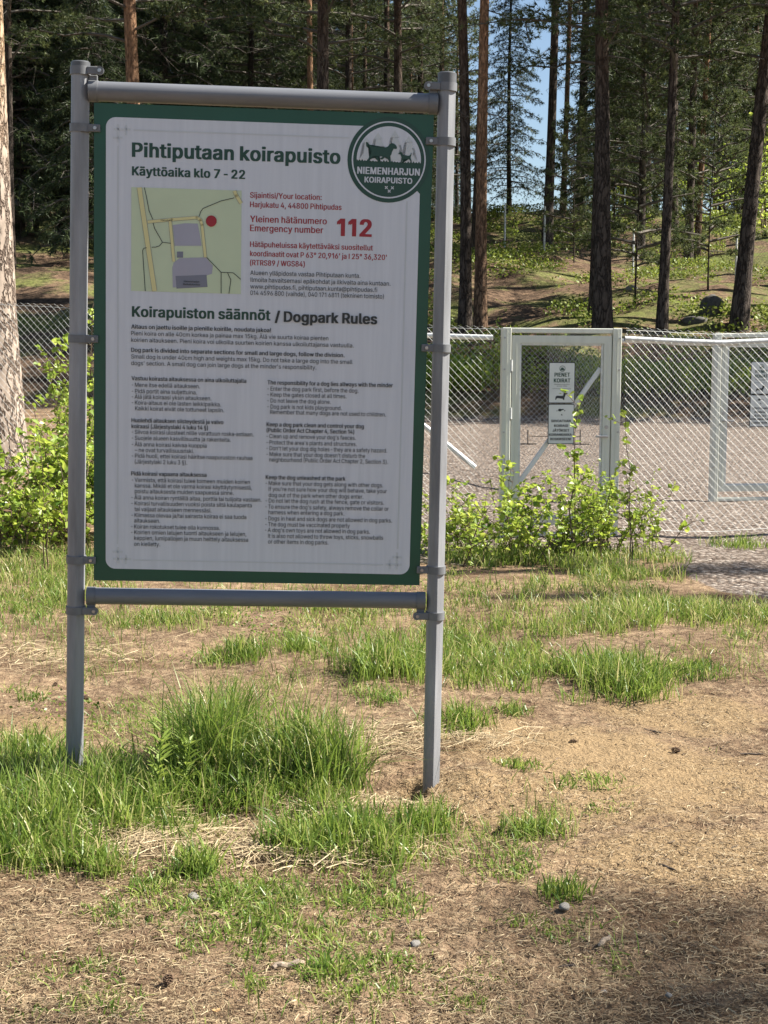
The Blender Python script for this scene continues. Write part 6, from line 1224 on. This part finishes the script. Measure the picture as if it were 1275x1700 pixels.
for a in [(40, 1375, 110, 56, .15, 2400), (180, 1335, 160, 46, .16, 2900), (40, 1290, 120, 40, .15, 2200), (90, 1430, 90, 25, .10, 1200), (410, 1325, 100, 24, .15, 1200), (270, 1385, 90, 20, .09, 700),
          (540, 1350, 60, 30, .11, 500), (395, 1500, 110, 36, .045, 800), (250, 1500, 130, 40, .03, 600), (440, 1540, 90, 25, .04, 420), (590, 1500, 60, 50, .045, 420), (660, 1500, 60, 26, .04, 260),
          (850, 1450, 60, 25, .04, 260), (960, 1300, 70, 14, .05, 170), (840, 1120, 190, 36, .11, 1900), (980, 1035, 150, 26, .13, 1700), (1190, 1028, 130, 22, .14, 1500), (900, 985, 200, 26, .10, 1300),
          (1090, 1010, 120, 20, .12, 1300), (830, 930, 130, 14, .13, 1700), (960, 930, 150, 14, .14, 2100), (1020, 955, 90, 12, .13, 1200), (740, 1010, 60, 60, .08, 700), (770, 1080, 90, 40, .10, 1200), (500, 1075, 90, 20, .09, 800), (640, 1155, 50, 14, .07, 300),
          (60, 935, 130, 34, .14, 1700), (60, 1010, 140, 36, .09, 1500), (150, 960, 60, 40, .14, 1200), (240, 1035, 80, 14, .09, 500), (330, 1030, 90, 16, .09, 500), (560, 1040, 100, 20, .08, 700), (500, 1010, 200, 16, .1, 1200),
          (1240, 1060, 50, 14, .07, 200), (1000, 1600, 60, 26, .03, 90), (600, 1640, 140, 40, .03, 300), (120, 1600, 120, 40, .03, 240), (350, 1590, 60, 24, .03, 120), (620, 1590, 80, 16, .04, 300), (540, 1610, 40, 14, .05, 160), (270, 1470, 60, 14, .04, 200), (800, 1600, 60, 30, .025, 90), (40, 1160, 40, 10, .06, 120), (520, 1560, 190, 50, .035, 620), (700, 1640, 160, 40, .03, 300), (200, 1660, 160, 40, .03, 300), (900, 1540, 120, 40, .03, 200), (380, 1480, 160, 30, .045, 500), (1010, 1350, 60, 20, .03, 80), (430, 1640, 30, 10, .04, 90)]:
    lean = .55 if a[4] > .08 else .9
    far_dry = .30 if a[1] < 1060 else .16
    parts.append(grass_part(*a, lean=lean, dry=far_dry))
# thin short turf between the clumps, thick and thin in patches
n = 60000
u = RNG.rand(n); y = 1 / (1 / 2.3 + u * (1 / 10.2 - 1 / 2.3)); x = RNG.uniform(-1, 1, n) * (.3 * y + .1)
v = np.sin(2.9 * x + 1.7 * y) + np.sin(1.9 * y - 3.4 * x + 1) + .8 * np.sin(6.3 * x + 2.2 * y + 2) + .7 * np.sin(5.1 * y - 4.7 * x)
far_g = smooth01((y - 5.6) / 1.5) * 1.15
bare = np.zeros(n)
for q, rr in (((960, 1245), .6), ((1080, 1290), .6), ((1150, 1180), .6), ((820, 1215), .3), ((770, 1345), .32), ((660, 1300), .22), ((1200, 1450), .5)):
    P = gpt(*q); bare = np.maximum(bare, np.exp(-(((x - P[0]) / rr) ** 2 + ((y - P[1]) / (rr * .8)) ** 2)))
ok = (v + far_g + RNG.normal(0, .5, n) - 3.2 * bare - (x > .6) * (y < 4.2) * .9 - ((x > 1.7) & (y > 8.3)) * 5 > 1.15)
x, y = x[ok], y[ok]; n = len(x)
parts.append(blades(x, y, RNG.uniform(.015, .055, n) * (1 + .12 * y), np.maximum(.0030, .0005 * y) * RNG.uniform(.7, 1.2, n), .8, np.where(RNG.rand(n) < .16, RNG.uniform(.9, 1, n), np.clip(RNG.normal(.5, .2, n), 0, .88))))
V, Fc, vr = merge(parts)
tag(npmesh('grass', V, Fc, M['grass'], None, vr), kind='stuff')
# a leafy weed in the big clump
def weed(px, py, label, h=.2):
    root = empty('weed', gpt(px, py)); tag(root, label, 'plant')
    P = np.stack([np.zeros(6), np.zeros(6), np.linspace(0, h, 6)], -1); P[:, 0] += .02 * np.linspace(0, 1, 6) ** 2
    V, Fc = tubes([(P, np.linspace(.003, .0015, 6))], 5); npmesh('stem', V, Fc, M['grass'], root, np.full(len(V), .5))
    C, D = [], []
    for i in range(34):
        z = h * RNG.uniform(.25, 1); a = RNG.uniform(0, 6.28); C.append([.02 * (z / h) ** 2, 0, z]); D.append([math.cos(a), math.sin(a), .8])
    n = len(C); C = np.array(C); D = unit(np.array(D)); S = unit(np.cross(D, [0, 0, 1.0])); l = RNG.uniform(.04, .075, (n, 1)); w = l * .13
    V = np.stack([C, C + D * l * .5 + S * w, C + D * l - np.array([0, 0, .01]), C + D * l * .5 - S * w], 1).reshape(-1, 3)
    npmesh('leaves', V, [np.arange(len(V)).reshape(-1, 4)], M['grass'], root, np.full(len(V), .72))
weed(262, 1335, 'leafy weed with narrow light leaves in the left grass', .26)
weed(306, 1330, 'smaller leafy weed right of the other one in the grass', .2)

def near_weeds(x, y):
    v = np.sin(3.3 * x - 1.2 * y) + np.sin(2.6 * y + 1.4 * x + 2) + .8 * np.sin(7 * x + 5 * y)
    return (v + RNG.normal(0, .4, len(x)) > 1.5) & (np.abs(x) < .29 * y) & ~((x > -.35) & (y < 5.6)) & ~((x > 1.7) & (y > 8))
scatter_leaves('ground_weeds', 24000, (-2.6, 2.4, 4.7, 9.5), .016, M['grass'], near_weeds, lift=.03, upright=.8)

# ------------------------------------------------------------------ litter of needles and straw
def litter(name, n, lo, hi, wlo, whi, box, dens, z0, varf, tilt=.16):
    u = RNG.rand(n)
    y = 1.0 / (1 / box[2] + u * (1 / box[3] - 1 / box[2])); x = RNG.uniform(-1, 1, n) * (.31 * y + .15)
    m = dens(x, y) > RNG.rand(n); x, y = x[m], y[m]; n = len(x)
    a = RNG.uniform(0, 2 * np.pi, n); ln = RNG.uniform(lo, hi, n)[:, None]; w = RNG.uniform(wlo, whi, n)[:, None]
    d = np.stack([np.cos(a), np.sin(a), RNG.normal(0, tilt, n)], -1); s = np.stack([-np.sin(a), np.cos(a), RNG.normal(0, .5, n)], -1)
    c = np.stack([x, y, ground(x, y) + RNG.uniform(z0[0], z0[1], n)], -1)
    k = RNG.normal(0, .16, n)[:, None] * s
    k[:, 2] = np.abs(k[:, 2]) * .5
    V = np.stack([c - d * ln / 2 - s * w / 2, c - d * ln / 2 + s * w / 2, c + k * ln - s * w / 2, c + k * ln + s * w / 2, c + d * ln / 2 - s * w / 2, c + d * ln / 2 + s * w / 2], 1).reshape(-1, 3)
    i = np.arange(n)[:, None] * 6
    o = npmesh(name, V, [np.concatenate([i + [0, 1, 3, 2], i + [2, 3, 5, 4]])], M['straw'], None, np.repeat(varf(n), 6))
    return tag(o, kind='stuff')
SC = [gpt(*p) for p in ((960, 1245), (1080, 1290), (800, 1215))]
def dens(x, y):
    s = np.zeros_like(x)
    for P, r in zip(SC, (.45, .4, .22)): s = np.maximum(s, np.exp(-(((x - P[0]) / r) ** 2 + ((y - P[1]) / (r * .8)) ** 2)))
    v = .5 + .25 * np.sin(2.2 * x + 1.1 * y) + .25 * np.sin(3.1 * y - 2.7 * x)
    return np.clip((.45 + .6 * v) * (1 - .93 * s), .03, 1)
litter('needle_litter', 170000, .012, .040, .0008, .0017, (0, 0, 2.2, 8.6), dens, (.001, .009), lambda n: np.clip(RNG.normal(.58, .24, n), 0, 1))
litter('dark_litter', 28000, .008, .03, .0012, .0035, (0, 0, 2.2, 8.6), dens, (.001, .005), lambda n: np.clip(RNG.normal(.12, .1, n), 0, 1))
def straw_spot(x, y):
    s = np.zeros_like(x)
    for px, py, rx, ry in ((690, 1222, .28, .13), (770, 1232, .20, .12), (600, 1225, .16, .1), (300, 1410, .30, .15), (560, 1345, .2, .15), (610, 1240, .2, .12), (480, 1420, .3, .1), (90, 1090, .3, .25)):
        P = gpt(px, py); s = np.maximum(s, np.exp(-(((x - P[0]) / rx) ** 2 + ((y - P[1]) / ry) ** 2)))
    return s
litter('straw', 120000, .06, .18, .0011, .0024, (0, 0, 2.6, 7.5), straw_spot, (.004, .035), lambda n: np.clip(RNG.normal(.85, .12, n), .5, 1), .10)

# ------------------------------------------------------------------ single small things
def rock(name, P, s, label, cat, mat, seed=1, flat=.65, rot=0):
    bm = bmesh.new(); bmesh.ops.create_icosphere(bm, subdivisions=3, radius=1)
    r = np.random.RandomState(seed); ax = unit(r.normal(0, 1, (9, 3)))
    for v in bm.verts:
        c = np.array(v.co); k = 1.0
        for a in ax: k = min(k, .78 / max(.2, float(c @ a)) if c @ a > .6 else k)
        v.co *= k * (1 + .04 * r.normal())
    for f in bm.faces: f.smooth = True
    me = bpy.data.meshes.new(name); bm.to_mesh(me); bm.free(); me.materials.append(mat)
    o = bpy.data.objects.new(name, me); COL.objects.link(o)
    o.location = P; o.scale = (s[0], s[1], s[2]); o.rotation_euler = (0, 0, rot)
    return tag(o, label, cat)
M['rock'] = plain('grey_granite', (.075, .07, .062), .9, 0, .35, 5, None, .02)
M['stone'] = plain('grey_pebble', (.20, .185, .165), .85, 0, .3, 60, None, .003)
M['wood'] = plain('weathered_wood', (.27, .21, .155), .85, 0, .3, 30, (1, 8, 8), .002)
M['darkwood'] = plain('dark_wood', (.075, .055, .042), .8, 0, .35, 30, (1, 8, 8), .002)
M['cone'] = plain('pine_cone_scales', (.10, .06, .035), .9, 0, .4, 120, None, .004)
M['oldleaf'] = plain('dry_fallen_leaf', (.42, .24, .10), .6, 0, .25, 40)
P = on_ground(1178, 34.5); rock('boulder', P + [0, 0, .08], (.30, .26, .34), 'grey upright boulder left of the leaning pine', 'rock', M['rock'], 3)
P = on_ground(1152, 34.0); rock('boulder', P + [0, 0, .0], (.30, .26, .16), 'low grey rock at the foot of the upright boulder', 'rock', M['rock'], 5)
P = on_ground(1046, 37.5); rock('boulder', P + [0, 0, .02], (.16, .14, .09), 'small pale rock on the brown slope', 'rock', M['stone'], 6)
for px, py, s, lab, sd in ((937, 1508, .017, 'small grey stone beside a grass tuft, right of middle', 1), (322, 1492, .020, 'pale stone below the small tuft under the board', 2), (345, 1500, .017, 'grey stone right beside the pale one', 3), (1003, 1652, .012, 'small pebble in the shaded right corner', 4), (690, 1570, .016, 'pale flat chip of stone on the straw', 7), (1110, 1655, .010, 'tiny pale pebble near the bottom right', 8)):
    P = gpt(px, py); rock('stone', P + [0, 0, .004], (s, s * .8, s * .6), lab, 'stone', M['stone'], sd, rot=sd)
def stick(px, py, L, r, az, label, mat, name='stick', flat=1.0):
    P = gpt(px, py); d = np.array([math.cos(az), math.sin(az), .05])
    t = np.linspace(-.5, .5, 7)[:, None]
    pts = P + d * L * t + np.array([0, 0, r * .8]) + RNG.normal(0, r * .25, (7, 3))
    V, Fc = tubes([(pts, r * np.array([.6, .95, 1, 1, .95, .9, .55]))], 8)
    n = len(V); caps = [np.arange(8)[::-1][None], (np.arange(8) + n - 8)[None]]
    return tag(npmesh(name, V, Fc + caps, mat, smooth=False), label, 'stick')
stick(213, 1427, .066, .011, -.2, 'short dark stub of wood below the left grass', M['darkwood'])
stick(478, 1605, .075, .008, .3, 'short pale brown stick near the bottom, left of middle', M['wood'])
stick(1003, 1566, .06, .0065, .95, 'pale split chip of wood in the shade on the right', M['wood'])
stick(1106, 1440, .07, .0035, -1.0, 'thin dark twig on the straw at the right', M['darkwood'])
stick(1082, 1215, .10, .004, -.9, 'dark twig lying on the sand at the far right', M['darkwood'])
stick(1248, 1253, .08, .004, -.2, 'dark twig by the right edge of the photo', M['darkwood'])
stick(945, 1607, .05, .004, -.1, 'dark bit of twig near the bottom shade', M['darkwood'])
stick(625, 1122, .12, .003, .25, 'pale thin stick behind the right post', M['wood'])
def cone(px, py, label, s=.0115):
    P = gpt(px, py); m = MB()
    for k in range(46):
        u = (k + .5) / 46; a = k * 2.4; rr = s * math.sin(math.pi * (.12 + .8 * u)) ; x = (u - .5) * s * 2.6
        d = Vector((-.35, math.cos(a), math.sin(a))).normalized()
        m.box((x, math.cos(a) * rr * .8, math.sin(a) * rr * .8), (s * .42, s * .42, s * .16), d.to_track_quat('X', 'Z').to_matrix())
    o = m.build('pine_cone', M['cone'], smooth=0); o.location = P + [0, 0, s * .8]; o.rotation_euler = (0, .1, px * .7)
    return tag(o, label, 'pine cone')
cone(252, 1530, 'dark pine cone on bare soil, left of middle')
cone(280, 1632, 'pine cone near the bottom left')
cone(470, 1655, 'pine cone by the bottom edge') if False else None
cone(92, 1140, 'dark pine cone left of the left post')
cone(143, 1162, 'dark pine cone right beside the left post')
cone(952, 1236, 'dark pine cone on the yellow sand')
cone(833, 1383, 'dark pine cone left of the lone sand tuft')
cone(1122, 1249, 'small dark pine cone at the right of the sand')
def dry_leaf(px, py, s, label, az):
    P = gpt(px, py); r = np.random.RandomState(px)
    n = 18; pts = [(0, 0, .004)]
    for i in range(n):
        a = 2 * math.pi * i / n; rr = s * (.8 + .25 * math.cos(3 * a) + .15 * r.rand()); pts.append((rr * math.cos(a), rr * .7 * math.sin(a), .004 + .25 * s * abs(math.sin(a)) * r.rand()))
    V = np.array(pts); f = np.array([[0, 1 + i, 1 + (i + 1) % n] for i in range(n)])
    o = npmesh('fallen_leaf', V, [f], M['oldleaf']); o.location = P; o.rotation_euler = (0, .1, az)
    return tag(o, label, 'leaf')
dry_leaf(275, 1688, .028, 'large orange brown dry leaf at the bottom edge', .3)
dry_leaf(360, 1680, .012, 'small orange dry leaf right of the large one', 1.2)
dry_leaf(468, 1297, .020, 'orange brown dry leaf in front of the broad clump', .8)
# wooden edging under the bush at the near gate
P = on_ground(965, 10.55)
o = MB().box((0, 0, .045), (.42, .09, .12), bevel=.006).build('timber_block', M['wood']); o.location = P; o.rotation_euler = (0, 0, -.1)
tag(o, 'grey weathered timber block low under the gate bush', 'timber')
# low agility rail on the gravel
P = on_ground(922, 21.5)
hr = empty('low_hurdle', P); tag(hr, 'low brown wooden hurdle on the gravel seen through the near gate', 'hurdle')
for x in (-.39, .39): MB().box((x, 0, .11), (.022, .03, .24), bevel=.003).box((x + .01, 0, .014), (.24, .03, .024)).build('leg', M['wood'], hr)
MB().box((0, .027, .13), (.80, .014, .016), bevel=.002).build('bar', M['wood'], hr)
